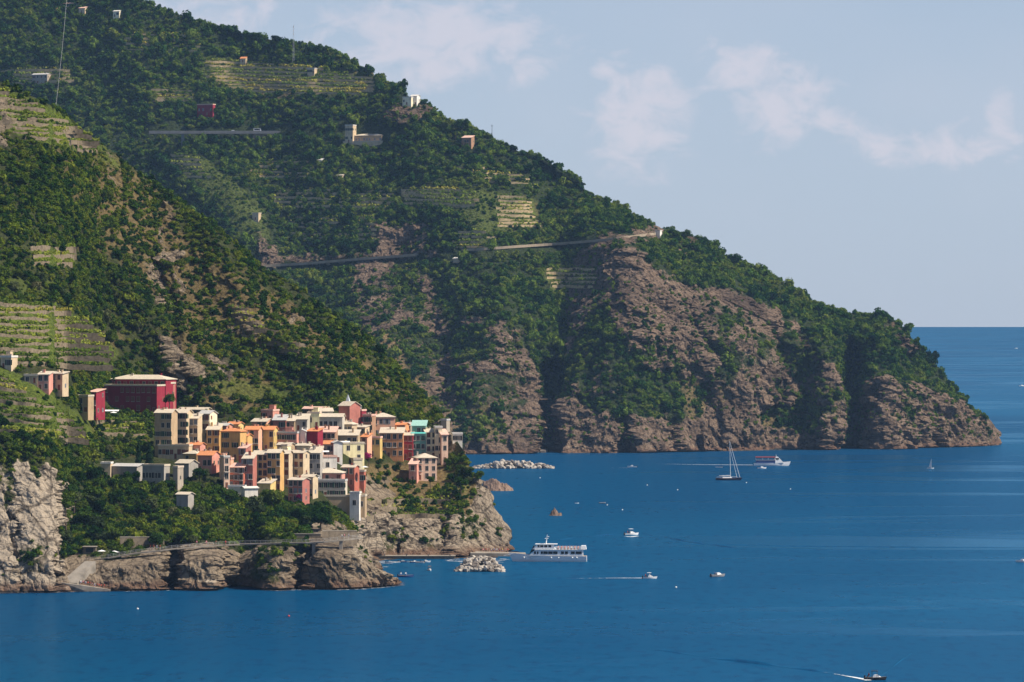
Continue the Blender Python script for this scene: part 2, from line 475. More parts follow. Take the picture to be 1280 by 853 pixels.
cl2_v = [(-80, 330), (430, 330), (600, 320), (700, 330), (780, 310), (850, 345), (1000, 400), (1040, 410), (1100, 430), (1180, 492), (1222, 530), (1246, 555.5)]
def farcols():
    out = []
    lk = lambda t, u: float(np.interp(u, [a for a, b in t], [b for a, b in t]))
    for u in list(range(-320, 1200, 20)) + [1206, 1214, 1222, 1230, 1238, 1243, 1247]:
        vs = lk(sky_line, min(u, 1246)); dr = lk(ridge_d, u); vw = lk(water_v, u); d0 = wd(vw)
        va = min(lk(cl_v, u), vw - 0.5); vb = lk(cl2_v, u)
        vb = max(vb, vs + 0.35 * (va - vs)) if vb < vs + 5 else vb
        steep = lk([(-80, .32), (430, .26), (700, .24), (800, .22), (1040, .22), (1100, .28), (1246, .4)], u)
        s2 = lk([(-80, .62), (430, .58), (700, .6), (800, .5), (900, .5), (1246, .7)], u)
        da = d0 + steep * (dr - d0); db_ = d0 + s2 * (dr - d0)
        zr = CH + (HZ - vs) / F * dr
        out.append((u, [('z', d0 - 14, -9), ('w', vw, 0.0), ('v', va, da), ('v', vb, db_), ('v', vs, dr),
                        ('z', dr + 70, zr - 14), ('z', dr + 330, max(zr - 130, -6) if zr > 20 else -6), ('z', dr + 520, -10)]))
    out.append((1253, [('z', out[-1][1][0][1] + 2 * k, -9) for k in range(8)]))
    return out
far_rock = poly_mask([
    (.76, [(752, 306), (800, 316), (850, 358), (930, 375), (1000, 398), (1024, 430), (1046, 470), (1050, 566), (880, 568), (862, 520), (850, 500), (820, 470), (790, 430), (764, 380)]),
    (.52, [(430, 330), (500, 322), (530, 340), (545, 390), (600, 400), (650, 420), (672, 470), (680, 500), (668, 568), (560, 568), (530, 500), (500, 440), (470, 420), (440, 380)]),
    (.95, [(660, 500), (720, 505), (760, 518), (800, 525), (880, 528), (1046, 520), (1100, 500), (1200, 496), (1260, 550), (1260, 572), (580, 572), (590, 540)]),
    (.9, [(1085, 470), (1130, 480), (1200, 498), (1240, 545), (1240, 565), (1076, 565)]),
    (.62, [(460, 280), (540, 282), (545, 312), (470, 318)]), (.6, [(320, 322), (460, 320), (560, 312), (556, 322), (330, 338)]),
    (.75, [(790, 285), (830, 288), (826, 305), (740, 306), (740, 300)]), (.6, [(720, 306), (752, 306), (764, 380), (720, 420), (700, 380)]),
    (.65, [(500, 130), (545, 142), (548, 160), (480, 150)]), (.6, [(570, 160), (600, 170), (600, 186), (572, 184)]),
    (.55, [(1100, 396), (1130, 405), (1150, 440), (1118, 440)]), (.6, [(840, 290), (870, 296), (880, 330), (850, 330)]),
    (.5, [(300, 260), (335, 270), (350, 330), (320, 320)]), (.5, [(620, 400), (640, 420), (640, 440), (610, 430)]),
    (0, [(560, 400), (590, 410), (600, 440), (570, 440)]), (0, [(830, 470), (880, 490), (870, 530), (800, 530), (800, 500)]), (.1, [(960, 500), (1035, 515), (1030, 545), (950, 535)]),
    (.15, [(580, 500), (620, 520), (640, 545), (600, 545)]), (.2, [(480, 420), (520, 440), (540, 480), (500, 470)]), (.3, [(700, 420), (760, 440), (780, 500), (710, 500)]),
], 5)
far_grass = poly_mask([
    (.9, [(255, 70), (400, 84), (470, 96), (470, 118), (400, 116), (300, 116), (250, 96)]), (.8, [(185, 110), (245, 112), (245, 130), (190, 128)]), (.8, [(0, 86), (90, 88), (95, 104), (0, 104)]),
    (.9, [(500, 236), (600, 234), (670, 248), (676, 284), (620, 284), (560, 262), (500, 256)]), (.9, [(676, 334), (750, 338), (748, 362), (690, 364)]), (.9, [(190, 178), (260, 200), (330, 260), (340, 300), (300, 290), (230, 220)]),
    (.4, [(340, 240), (500, 244), (500, 260), (340, 262)]), (.5, [(130, 18), (180, 20), (176, 26), (130, 26)]), (.85, [(560, 246), (620, 250), (640, 290), (590, 290)]), (.6, [(590, 290), (640, 300), (600, 312), (560, 312)]),
    (.5, [(360, 380), (420, 380), (420, 400), (360, 396)]),
], 2)
far_dry = poly_mask([
    (.9, [(440, 390), (480, 410), (530, 480), (580, 545), (560, 560), (520, 500), (470, 440)]), (.6, [(280, 80), (470, 96), (470, 118), (300, 116)]), (.6, [(500, 236), (560, 236), (556, 256), (500, 256)]),
    (.5, [(640, 250), (676, 254), (676, 284), (640, 280)]), (.5, [(560, 500), (640, 520), (660, 560), (590, 560)]), (.6, [(840, 470), (960, 500), (1040, 540), (860, 540)]), (.6, [(676, 334), (750, 338), (748, 362), (690, 364)])], 3)
far_bare = poly_mask([(1, [(185, 160), (400, 160), (400, 171), (185, 172)]), (1, [(330, 326), (470, 322), (560, 312), (640, 306), (740, 298), (826, 288), (826, 300), (740, 311), (640, 319), (560, 325), (470, 336), (330, 341)]),
                      (1, [(424, 150), (486, 158), (486, 184), (424, 182)]), (1, [(243, 126), (270, 126), (270, 147), (243, 147)]), (1, [(36, 84), (66, 84), (66, 108), (36, 108)]), (1, [(500, 116), (526, 118), (526, 132), (500, 132)]),
                      (1, [(270, 80), (470, 96), (470, 118), (300, 116), (262, 96)]), (.85, [(500, 236), (560, 236), (556, 256), (500, 256)]), (.8, [(620, 244), (676, 250), (676, 284), (620, 282)]), (.9, [(676, 336), (750, 338), (748, 362), (690, 364)])], 1)
far_relief = [([(690, 470), (688, 520), (690, 570)], 24, 62), ([(1062, 440), (1062, 500), (1064, 566)], 20, 70), ([(720, 330), (700, 420), (688, 480)], 40, 16),
              ([(800, 330), (780, 420), (770, 540)], 55, -14), ([(900, 400), (930, 480), (930, 560)], 60, -10), ([(1030, 420), (1036, 480), (1036, 560)], 26, -22), ([(1100, 420), (1110, 490), (1110, 560)], 40, -26),
              ([(620, 380), (600, 470), (590, 560)], 45, -14), ([(540, 380), (560, 470), (580, 560)], 40, 18), ([(300, 60), (330, 180), (350, 300), (420, 400)], 60, 16), ([(180, 130), (230, 200), (330, 300), (470, 430), (570, 550)], 46, -12),
              ([(520, 130), (560, 220), (600, 310), (640, 390)], 70, -16), ([(430, 80), (470, 200), (500, 320)], 60, 8), ([(700, 220), (690, 300), (680, 380)], 55, 16), ([(80, 0), (140, 120), (200, 170)], 60, 12),
              ([(775, 530), (778, 566)], 10, 26), ([(838, 535), (842, 566)], 9, 20), ([(1160, 520), (1165, 560)], 9, 24), ([(1003, 530), (1006, 562)], 9, 14), ([(870, 400), (890, 450), (880, 500)], 16, 16), ([(970, 410), (985, 470), (965, 520)], 16, 14)]
m_far = terrain_material('headland_rock_and_soil', (0.185, 0.13, 0.09), (0.092, 0.064, 0.047), (0.35, 0.265, 0.19), (0.024, 0.034, 0.012), (0.10, 0.125, 0.028), (0.25, 0.175, 0.085))
TF = loft_terrain('headland', farcols(), 1.45, 1.45, far_relief, {'rock': far_rock, 'grass': far_grass, 'dry': far_dry, 'bare': far_bare, 'flat': NOMASK}, (9.0, 6, 2.5, 3.6, 2.4, 1.1), m_far, 3, 4, 5, 11.0, 1.0, 7.0)

# --- near hillside with the village, its cliffs and the promontory
def dv(u, v):
    t = min(max((u - 390) / 80, 0), 1); t = t * t * (3 - 2 * t)
    return (1545 + 1.58 * (640 - v)) * (1 - t) + (1650 + 1.08 * (640 - v)) * t
near_cols_src = [
    (-220, ['w744', (700, 1436), (684, 1440), (668, 1444), (565, 1466), (490, 1530), (330, 1620), (10, 1790)]),
    (-80, ['w742', (700, 1444), (684, 1449), (668, 1453), (565, 1472), (490, 1535), (330, 1625), (62, 1760)]),
    (0,   ['w742', (700, 1444), (684, 1449), (668, 1453), (565, 1472), (490, 1535), (330, 1625), (100, 1745)]),
    (40,  ['w741', (700, 1444), (684, 1449), (668, 1453), (562, 1475), (492, 1540), (340, 1640), (118, 1740)]),
    (66,  ['w741', (700, 1445), (684, 1450), (668, 1454), (572, 1480), (495, 1550), (345, 1650), (130, 1740)]),
    (82,  ['w740', (722, 1454), (696, 1474), (672, 1500), (582, 1555), (502, 1610), (350, 1690), (140, 1760)]),
    (130, ['w739', (712, 1457), (697, 1470), (684, 1484), (590, 1585), (513, 1725), (370, 1795), (182, 1885)]),
    (200, ['w738', (700, 1459), (690, 1474), (678, 1488), (612, 1562), (508, 1757), (370, 1825), (234, 1900)]),
    (260, ['w738', (697, 1459), (688, 1474), (676, 1490), (622, 1562), (515, 1747), (400, 1812), (278, 1880)]),
    (330, ['w738', (694, 1460), (684, 1474), (672, 1490), (628, 1568), (513, 1750), (420, 1802), (332, 1862)]),
    (400, ['w737', (690, 1462), (681, 1472), (676, 1488), (634, 1592), (510, 1756), (440, 1792), (376, 1840)]),
    (436, ['w736', (694, 1462), (684, 1474), (682, 1560), (642, 1628), (508, 1765), (450, 1795), (402, 1828)]),
    (452, ['w735', (702, 1468), (704, 1484), (694, 1640), (644, 1652), (512, 1775), (462, 1800), (412, 1828)]),
    (474, ['w733', (717, 1474), ('z', 1490, -3), (697, 1655), (644, 1668), (525, 1782), (480, 1803), (432, 1830)]),
    (492, ['w731', (727, 1490), ('z', 1502, -3), (697, 1657), (648, 1675), (560, 1765), (500, 1802), (453, 1830)]),
    (499, [('z', 1500, -3), ('z', 1504, -3), ('z', 1512, -3), (697, 1659), (650, 1677), (562, 1762), (510, 1802), (460, 1828)]),
    (540, [('z', 1500, -3), ('z', 1506, -3), ('z', 1514, -3), (697, 1661), (652, 1681), (572, 1757), (535, 1790), (506, 1815)]),
    (562, [('z', 1500, -3), ('z', 1506, -3), ('z', 1514, -3), (696, 1665), (648, 1685), (592, 1735), (565, 1758), (540, 1778)]),
    (580, [('z', 1500, -3), ('z', 1506, -3), ('z', 1514, -3), (695, 1670), (645, 1690), (606, 1715), (585, 1728), (564, 1742)]),
    (594, [('z', 1500, -3), ('z', 1506, -3), ('z', 1514, -3), (694, 1676), (660, 1692), (632, 1704), (614, 1712), (602, 1718)]),
    (609, [('z', 1500, -3), ('z', 1506, -3), ('z', 1514, -3), (693, 1680), (674, 1693), (660, 1700), (650, 1706), (642, 1711)]),
    (620, [('z', 1500, -3), ('z', 1506, -3), ('z', 1514, -3), (692, 1684), (686, 1693), (682, 1699), (679, 1704), (676, 1708)]),
    (632, [('z', 1500, -3), ('z', 1506, -3), ('z', 1514, -3), (693, 1688), (692.5, 1693), (692, 1699), (691.5, 1703), (691, 1707)]),
    (640, [('z', 1500, -5), ('z', 1506, -5), ('z', 1514, -5), ('z', 1690, -5), ('z', 1695, -5), ('z', 1700, -5), ('z', 1704, -5), ('z', 1708, -5)]),
]
def nearcols():
    out = []
    for u, lv in near_cols_src:
        L = []
        for q in lv:
            if isinstance(q, str): L.append(('w', float(q[1:]), 0.0))
            elif q[0] == 'z': L.append(q)
            else: L.append(('v', q[0], q[1]))
        k, a, b = L[0]
        L = [('z', (wd(a) if k == 'w' else a) - 10, -8)] + L
        k, a, b = L[-1]
        zr, dr = (CH + (HZ - a) / F * b, b) if k == 'v' else (b, a)
        L += [('z', dr + 22, zr - 6), ('z', dr + 120, max(-6, zr - 75)), ('z', dr + 260, -8)]
        out.append((u, L))
    return out
near_rock = poly_mask([
    (1, [(-80, 585), (0, 592), (18, 580), (44, 582), (70, 584), (79, 640), (72, 745), (-80, 745)]), (.2, [(-80, 560), (6, 580), (20, 612), (14, 640), (2, 610), (-80, 610)]), (.1, [(34, 560), (60, 565), (58, 590), (44, 600)]),
    (1, [(72, 702), (110, 698), (210, 690), (390, 684), (450, 674), (500, 735), (500, 748), (70, 748)]), (1, [(430, 636), (500, 646), (560, 652), (585, 640), (590, 600), (596, 585), (660, 690), (660, 705), (430, 700), (440, 660)]),
    (.7, [(455, 590), (500, 600), (500, 640), (455, 640)]), (.55, [(180, 310), (206, 330), (210, 380), (190, 400)]), (.75, [(186, 400), (204, 420), (224, 470), (250, 480), (240, 495), (200, 470)]), (.6, [(196, 250), (222, 260), (228, 330), (204, 320)]),
    (.5, [(225, 325), (240, 360), (226, 365)]), (.55, [(-80, 130), (14, 130), (18, 175), (0, 200), (-80, 200)]), (.5, [(120, 180), (140, 190), (150, 230), (130, 230)]), (.55, [(210, 410), (240, 440), (260, 470), (236, 470)]),
    (.5, [(290, 380), (330, 400), (330, 430), (300, 430)]), (.5, [(260, 440), (300, 460), (300, 480), (270, 480)]), (.5, [(355, 370), (380, 400), (365, 400)]), (.55, [(535, 520), (560, 540), (585, 570), (560, 570)]),
    (.8, [(380, 660), (430, 655), (436, 676), (380, 684)]),
], 2)
near_grass = poly_mask([
    (1, [(-80, 100), (0, 108), (40, 122), (90, 145), (128, 172), (132, 188), (100, 192), (30, 170), (-80, 140)]), (.85, [(130, 188), (150, 205), (150, 215), (120, 200)]),
    (1, [(-80, 376), (0, 380), (70, 380), (110, 400), (150, 440), (130, 462), (0, 450), (-80, 450)]), (1, [(-80, 450), (0, 458), (60, 490), (108, 520), (120, 545), (70, 552), (0, 530), (-80, 520)]), (1, [(38, 310), (98, 310), (96, 334), (40, 334)]),
    (.7, [(280, 470), (340, 480), (380, 500), (330, 505), (260, 490)]), (.6, [(115, 530), (180, 540), (180, 560), (130, 560)]), (.5, [(-80, 340), (70, 345), (90, 370), (-80, 376)]), (.5, [(560, 580), (580, 570), (595, 600), (580, 620), (556, 605)]),
    (.5, [(410, 470), (480, 500), (540, 520), (480, 515), (420, 500)])], 2)
near_dry = poly_mask([
    (.75, [(60, 190), (130, 190), (190, 240), (240, 300), (300, 340), (400, 400), (470, 450), (540, 520), (440, 480), (330, 440), (230, 420), (180, 360), (100, 260)]), (.9, [(250, 480), (330, 470), (340, 510), (260, 510)]),
    (.9, [(440, 585), (600, 580), (610, 640), (560, 650), (440, 645)]), (.7, [(110, 520), (190, 530), (180, 570), (120, 560)]), (.6, [(200, 410), (260, 420), (260, 490), (200, 480)]), (.6, [(90, 290), (140, 300), (140, 320), (96, 315)]), (.6, [(-80, 380), (150, 420), (130, 462), (-80, 450)])], 4)
near_bare = poly_mask([
    (1, [(190, 520), (262, 520), (300, 532), (330, 520), (420, 514), (500, 524), (560, 545), (580, 552), (582, 558), (560, 575), (556, 605), (505, 605), (470, 585), (460, 640), (400, 640), (330, 622), (270, 615), (205, 600), (120, 592), (120, 574), (190, 572)]),
    (1, [(128, 484), (200, 490), (216, 500), (216, 516), (100, 516), (110, 500)]), (1, [(28, 462), (92, 462), (92, 490), (28, 490)]), (1, [(-80, 436), (24, 438), (24, 464), (-80, 464)]),
    (.85, [(-80, 108), (40, 122), (128, 172), (132, 188), (100, 192), (30, 170), (-80, 140)]), (.8, [(-80, 376), (0, 380), (70, 380), (110, 400), (150, 440), (130, 462), (0, 450), (-80, 450)]), (.8, [(-80, 450), (0, 458), (60, 490), (108, 520), (120, 545), (70, 552), (0, 530), (-80, 520)]),
    (1, [(38, 310), (98, 310), (96, 334), (40, 334)]), (.9, [(110, 684), (460, 668), (460, 684), (110, 702)]), (1, [(40, 698), (135, 698), (135, 745), (40, 745)])], 1)
near_flat = poly_mask([(1, [(100, 460), (225, 465), (420, 500), (520, 512), (590, 545), (575, 590), (500, 605), (460, 640), (330, 622), (200, 600), (120, 590)]), (.8, [(80, 680), (460, 664), (460, 690), (80, 708)]), (.55, [(-80, 560), (78, 560), (78, 745), (-80, 745)])], 6)
near_pale = poly_mask([(1, [(-80, 560), (78, 560), (78, 745), (-80, 745)]), (.8, [(430, 640), (500, 646), (504, 698), (440, 698)]), (.5, [(505, 650), (600, 600), (625, 650), (625, 690), (505, 690)])], 4)
near_relief = [([(20, 610), (24, 742)], 5, 3), ([(74, 620), (74, 742)], 6, 10), ([(216, 688), (212, 742)], 15, 30), ([(302, 672), (300, 742)], 42, 30), ([(380, 696), (376, 722)], 17, 22), 
               ([(504, 648), (507, 698)], 6, 16), ([(560, 650), (566, 690)], 14, -6), ([(545, 670), (545, 697)], 6, 6), ([(430, 690), (434, 712)], 9, 8), ([(100, 250), (180, 380), (240, 470)], 45, -14), ([(200, 330), (212, 420), (240, 480)], 16, 10), ([(270, 300), (330, 400), (420, 480)], 40, -10)]
m_near = terrain_material('hillside_rock_and_soil', (0.25, 0.195, 0.135), (0.115, 0.085, 0.06), (0.47, 0.39, 0.295), (0.034, 0.040, 0.013), (0.11, 0.145, 0.022), (0.20, 0.14, 0.062))
TN = loft_terrain('hillside', nearcols(), 1.3, 1.4, near_relief, {'rock': near_rock, 'grass': near_grass, 'dry': near_dry, 'bare': near_bare, 'flat': near_flat, 'pale': near_pale}, (5.0, 1.6, 0.5, 2.6, 1.4, 0.55), m_near, 1, 8, 71, 6.0, 1.75, 9.0)

# ------------------------------------------------------------------ sea
def sea_material():
    m = bpy.data.materials.new('sea_water'); m.use_nodes = True
    n = NT(m.node_tree)
    pos = n.add('ShaderNodeNewGeometry').outputs['Position']
    def wav(sx, sy, sc, det, rot=0.0, dist=0.0):
        mp = n.add('ShaderNodeMapping'); mp.inputs['Scale'].default_value = (sx, sy, 1); mp.inputs['Rotation'].default_value = (0, 0, rot)
        n.l.new(pos, mp.inputs[0]); return n.noise(mp.outputs[0], sc, det, 0.6, dist)
    swell = wav(1, 1, 0.035, 3, 0.4)
    chop = wav(1, 0.8, 0.16, 4, 0.2)
    rip = wav(1, 1, 0.7, 3)
    # wind lanes: smooth slicks between ruffled water
    lanes = wav(0.0030, 0.0075, 1.0, 4, 0.12, 1.0)
    wide = wav(0.0016, 0.0007, 1.0, 2, -0.1, 0.5)
    slick = n.smooth(lanes, 0.52, 0.64)
    px = n.add('ShaderNodeSeparateXYZ', i_0=pos)
    east = n.smooth(px.outputs[0], 40.0, 260.0)
    slick = n.math('MULTIPLY', slick, n.math('MULTIPLY_ADD', east, 0.85, 0.15))
    h = n.math('ADD', n.math('MULTIPLY', swell, 1.6), n.math('ADD', n.math('MULTIPLY', chop, 0.9), n.math('MULTIPLY', rip, 0.22)))
    bp = n.add('ShaderNodeBump', i_Distance=1.0, i_Height=h)
    n.put(n.math('MULTIPLY_ADD', slick, -0.2, 0.42), bp.inputs['Strength'])
    body = n.mix(n.smooth(wide, 0.4, 0.62), (0.0005, 0.044, 0.116), (0.0008, 0.064, 0.150))
    body = n.mix(n.math('MULTIPLY', n.smooth(wav(1, 0.35, 0.22, 4, 0.1), 0.48, 0.68), 0.55), body, (0.001, 0.028, 0.085))
    dif = n.add('ShaderNodeBsdfDiffuse', i_Color=body)
    glo = n.add('ShaderNodeBsdfGlossy', i_Roughness=0.16, i_Color=(0.42, 0.80, 1.0))
    n.put(bp, glo.inputs['Normal'])
    fac = n.math('ADD', n.math('MULTIPLY', slick, 0.22), n.math('MULTIPLY_ADD', wide, 0.08, 0.12))
    mx = n.add('ShaderNodeMixShader'); n.put(fac, mx.inputs[0]); n.l.new(dif.outputs[0], mx.inputs[1]); n.l.new(glo.outputs[0], mx.inputs[2])
    o = n.add('ShaderNodeOutputMaterial'); n.l.new(mx.outputs[0], o.inputs[0])
    return m
m_sea = sea_material()
BX0, BX1, BY0, BY1 = -2500.0, 2500.0, -200.0, 6500.0        # the stretch of air and water round the bay
sea = MB().poly([(BX0 + 1, BY0 + 1, 0), (BX1 - 1, BY0 + 1, 0), (BX1 - 1, BY1 - 1, 0), (BX0 + 1, BY1 - 1, 0)], [(0, 1, 2, 3)]).build('sea', m_sea)
tag(sea, kind='structure')
B = 500000.0
osea = MB()
a0, a1, b0, b1 = BX0 - 1, BX1 + 1, BY0 - 1, BY1 + 1
osea.poly([(a0, b0, 0), (a1, b0, 0), (a1, b1, 0), (a0, b1, 0), (-B, -B, 0), (B, -B, 0), (B, B, 0), (-B, B, 0)], [(4, 5, 1, 0), (5, 6, 2, 1), (6, 7, 3, 2), (7, 4, 0, 3)])
tag(osea.build('open_sea', m_sea), kind='structure')

# ------------------------------------------------------------------ haze
def build_haze():
    m = bpy.data.materials.new('haze_air'); m.use_nodes = True
    n = NT(m.node_tree)
    v = n.add('ShaderNodeVolumePrincipled')
    v.inputs['Color'].default_value = (0.38, 0.63, 1.0, 1)
    v.inputs['Density'].default_value = 0.000025
    v.inputs['Anisotropy'].default_value = 0.0
    o = n.add('ShaderNodeOutputMaterial'); n.l.new(v.outputs[0], o.inputs['Volume'])
    h = MB().box(BX0, BX1, BY0, BY1, -12.0, 640.0).build('haze', m)
    tag(h, 'thin blue summer haze filling the air over the bay', 'haze', kind='stuff')
build_haze()
# ------------------------------------------------------------------ vegetation
def leaf_material(name, dark, mid, lite, rnd=1.0):
    m = bpy.data.materials.new(name); m.use_nodes = True
    n = NT(m.node_tree)
    oi = n.add('ShaderNodeObjectInfo'); geo = n.add('ShaderNodeNewGeometry')
    pos = geo.outputs['Position']
    patch = n.noise(pos, 0.02, 3, 0.6)
    cl = n.noise(pos, 0.35, 2, 0.5)
    f = n.math('ADD', n.math('MULTIPLY', oi.outputs['Random'], 0.75 * rnd), n.math('ADD', n.math('MULTIPLY', n.math('SUBTRACT', patch, 0.5), 1.1), n.math('MULTIPLY', n.math('SUBTRACT', cl, 0.2), 0.45)))
    c = n.ramp(f, [(0.02, dark), (0.34, mid), (0.68, lite), (0.95, (lite[0] * 1.45, lite[1] * 1.1, lite[2] * 1.4))])
    d = n.add('ShaderNodeBsdfDiffuse', i_Color=c)
    t = n.add('ShaderNodeBsdfTranslucent', i_Color=n.mix(1.0, c, (1.1, 1.2, 0.5), 'MULTIPLY'))
    mx = n.add('ShaderNodeMixShader', i_0=0.22); n.l.new(d.outputs[0], mx.inputs[1]); n.l.new(t.outputs[0], mx.inputs[2])
    o = n.add('ShaderNodeOutputMaterial'); n.l.new(mx.outputs[0], o.inputs[0])
    return m
m_leaf = leaf_material('foliage', (0.008, 0.026, 0.008), (0.026, 0.066, 0.010), (0.110, 0.155, 0.014))
m_tree = leaf_material('tree_foliage', (0.005, 0.018, 0.006), (0.016, 0.046, 0.009), (0.066, 0.110, 0.013))  # darker copy of foliage: shade of the steep woods put into the colour
m_leaf_far = leaf_material('foliage_of_the_maquis', (0.006, 0.025, 0.009), (0.024, 0.068, 0.013), (0.105, 0.165, 0.020))
m_vine = leaf_material('vine_leaves', (0.06, 0.10, 0.012), (0.13, 0.18, 0.022), (0.24, 0.27, 0.04))
m_olive = leaf_material('olive_leaves', (0.025, 0.04, 0.016), (0.05, 0.072, 0.026), (0.10, 0.12, 0.045))
m_cyp = leaf_material('cypress_leaves', (0.006, 0.018, 0.008), (0.012, 0.030, 0.012), (0.02, 0.045, 0.016))
m_bougain = leaf_material('bougainvillea_flowers', (0.12, 0.008, 0.05), (0.22, 0.015, 0.09), (0.35, 0.03, 0.15))
m_bark = principled('bark', (0.10, 0.075, 0.055), 0.95, 0.05, var=0.4, scale=3)

def ico(sub):
    bm = bmesh.new(); bmesh.ops.create_icosphere(bm, subdivisions=sub, radius=1.0)
    bm.verts.ensure_lookup_table()
    v = np.array([x.co[:] for x in bm.verts]); f = [tuple(y.index for y in x.verts) for x in bm.faces]
    bm.free(); return v, f
ICO1, ICO2 = ico(1), ico(2)
def crown_data(name, mat, rng, blobs, leaf, per, core=0.72):
    """blobs: (centre, radii). Leaf-sized faces spread over each clump round a dark, lumpy core"""
    V = []; Fc = []; base = 0
    for c, r in blobs:
        c = np.array(c); r = np.array(r)
        iv, jf = ICO1
        q = iv * (core * (1 + 0.25 * rng.randn(len(iv), 1))) * r + c
        V.append(q); Fc += [tuple(i + base for i in f) for f in jf]; base += len(q)
        k = int(per)
        dirs = rng.randn(k, 3); dirs /= np.linalg.norm(dirs, axis=1, keepdims=True)
        dirs[:, 2] = np.where(dirs[:, 2] < -0.55, -dirs[:, 2], dirs[:, 2])
        rad = core + (1.12 - core) * rng.rand(k, 1) ** 0.7
        ctr = c + dirs * r * rad
        nrm = dirs + 0.75 * rng.randn(k, 3); nrm /= np.linalg.norm(nrm, axis=1, keepdims=True)
        a = np.cross(nrm, rng.randn(k, 3)); a /= np.linalg.norm(a, axis=1, keepdims=True); b = np.cross(nrm, a)
        s = leaf * (0.6 + 0.8 * rng.rand(k, 1)); a = a * s; b = b * s * 0.75
        q = np.stack([ctr - a - b * 0.4, ctr - b * 0.7 + a * 0.2, ctr + a + b * 0.3, ctr + b * 0.8 - a * 0.1], 1).reshape(-1, 3)
        V.append(q); Fc += [(base + 4 * i, base + 4 * i + 1, base + 4 * i + 2, base + 4 * i + 3) for i in range(k)]; base += 4 * k
    return mesh_data(name, np.concatenate(V), Fc, [mat])
def round_blobs(rng, n, R, h, flat=0.75):
    out = [((0, 0, h), (R * 0.7, R * 0.7, R * 0.62 * flat))]
    for i in range(n):
        a = rng.rand() * 6.283; rr = R * (0.35 + 0.38 * rng.rand()); z = h + R * flat * (rng.rand() * 1.0 - 0.42)
        s = R * (0.30 + 0.22 * rng.rand()); out.append(((rr * math.cos(a), rr * math.sin(a), z), (s, s, s * 0.85)))
    return out
rng = np.random.RandomState(3)
def shrub_variants(mat, tagname):
    out = []
    for k in range(6):
        me = crown_data('shrub_%s' % tagname, mat, rng, round_blobs(rng, 4 + k % 3, 1.0, 0.45, 0.85), 0.17, 42)
        out.append(me)
    return out
def stuff_scatter(name, pts, sc, variants, label, cat):
    me = bpy.data.meshes.new(name); me.vertices.add(len(pts)); me.vertices.foreach_set('co', np.asarray(pts, np.float32).ravel()); me.update()
    a = me.attributes.new('sc', 'FLOAT_VECTOR', 'POINT'); a.data.foreach_set('vector', np.asarray(sc, np.float32).ravel())
    a = me.attributes.new('rz', 'FLOAT', 'POINT'); a.data.foreach_set('value', (RNG.rand(len(pts)) * 6.283).astype(np.float32))
    a = me.attributes.new('vi', 'INT', 'POINT'); a.data.foreach_set('value', RNG.randint(0, len(variants), len(pts)).astype(np.int32))
    o = link(name, me)
    c = bpy.data.collections.new(name + '_kinds')
    for i, m in enumerate(variants):
        c.objects.link(bpy.data.objects.new('%s_kind_%d' % (name, i), m))
    g = bpy.data.node_groups.new(name, 'GeometryNodeTree')
    g.interface.new_socket('Geometry', in_out='INPUT', socket_type='NodeSocketGeometry'); g.interface.new_socket('Geometry', in_out='OUTPUT', socket_type='NodeSocketGeometry')
    N = g.nodes; L = g.links
    gi = N.new('NodeGroupInput'); go = N.new('NodeGroupOutput'); iop = N.new('GeometryNodeInstanceOnPoints')
    ci = N.new('GeometryNodeCollectionInfo'); ci.inputs[0].default_value = c; ci.inputs['Separate Children'].default_value = True; ci.inputs['Reset Children'].default_value = True
    def na(nm, ty):
        x = N.new('GeometryNodeInputNamedAttribute'); x.data_type = ty; x.inputs['Name'].default_value = nm; return x.outputs['Attribute']
    cx = N.new('ShaderNodeCombineXYZ'); L.new(na('rz', 'FLOAT'), cx.inputs[2])
    L.new(gi.outputs[0], iop.inputs['Points']); L.new(ci.outputs[0], iop.inputs['Instance']); iop.inputs['Pick Instance'].default_value = True
    L.new(na('vi', 'INT'), iop.inputs['Instance Index']); L.new(cx.outputs[0], iop.inputs['Rotation']); L.new(na('sc', 'FLOAT_VECTOR'), iop.inputs['Scale'])
    L.new(iop.outputs[0], go.inputs[0])
    md = o.modifiers.new('scatter', 'NODES'); md.node_group = g
    tag(o, label, cat, kind='stuff'); return o
def spread(T, n, dens, rs, minz=4.0):
    """random spots on the ground, by area and cover"""
    w = T.area * dens[T.quads[:, 0]] * (T.pos[T.quads[:, 0], 2] > minz)
    k = rs.choice(len(w), size=n, p=w / w.sum())
    p = T.pos[T.quads[k]]; a = rs.rand(n, 1, 1); b = rs.rand(n, 1, 1)
    q = (p[:, 0:1] * (1 - a) + p[:, 1:2] * a) * (1 - b) + (p[:, 3:4] * (1 - a) + p[:, 2:3] * a) * b
    return q[:, 0], T.quads[k][:, 0]
SHN = shrub_variants(m_leaf, 'near'); SHF = shrub_variants(m_leaf_far, 'far')

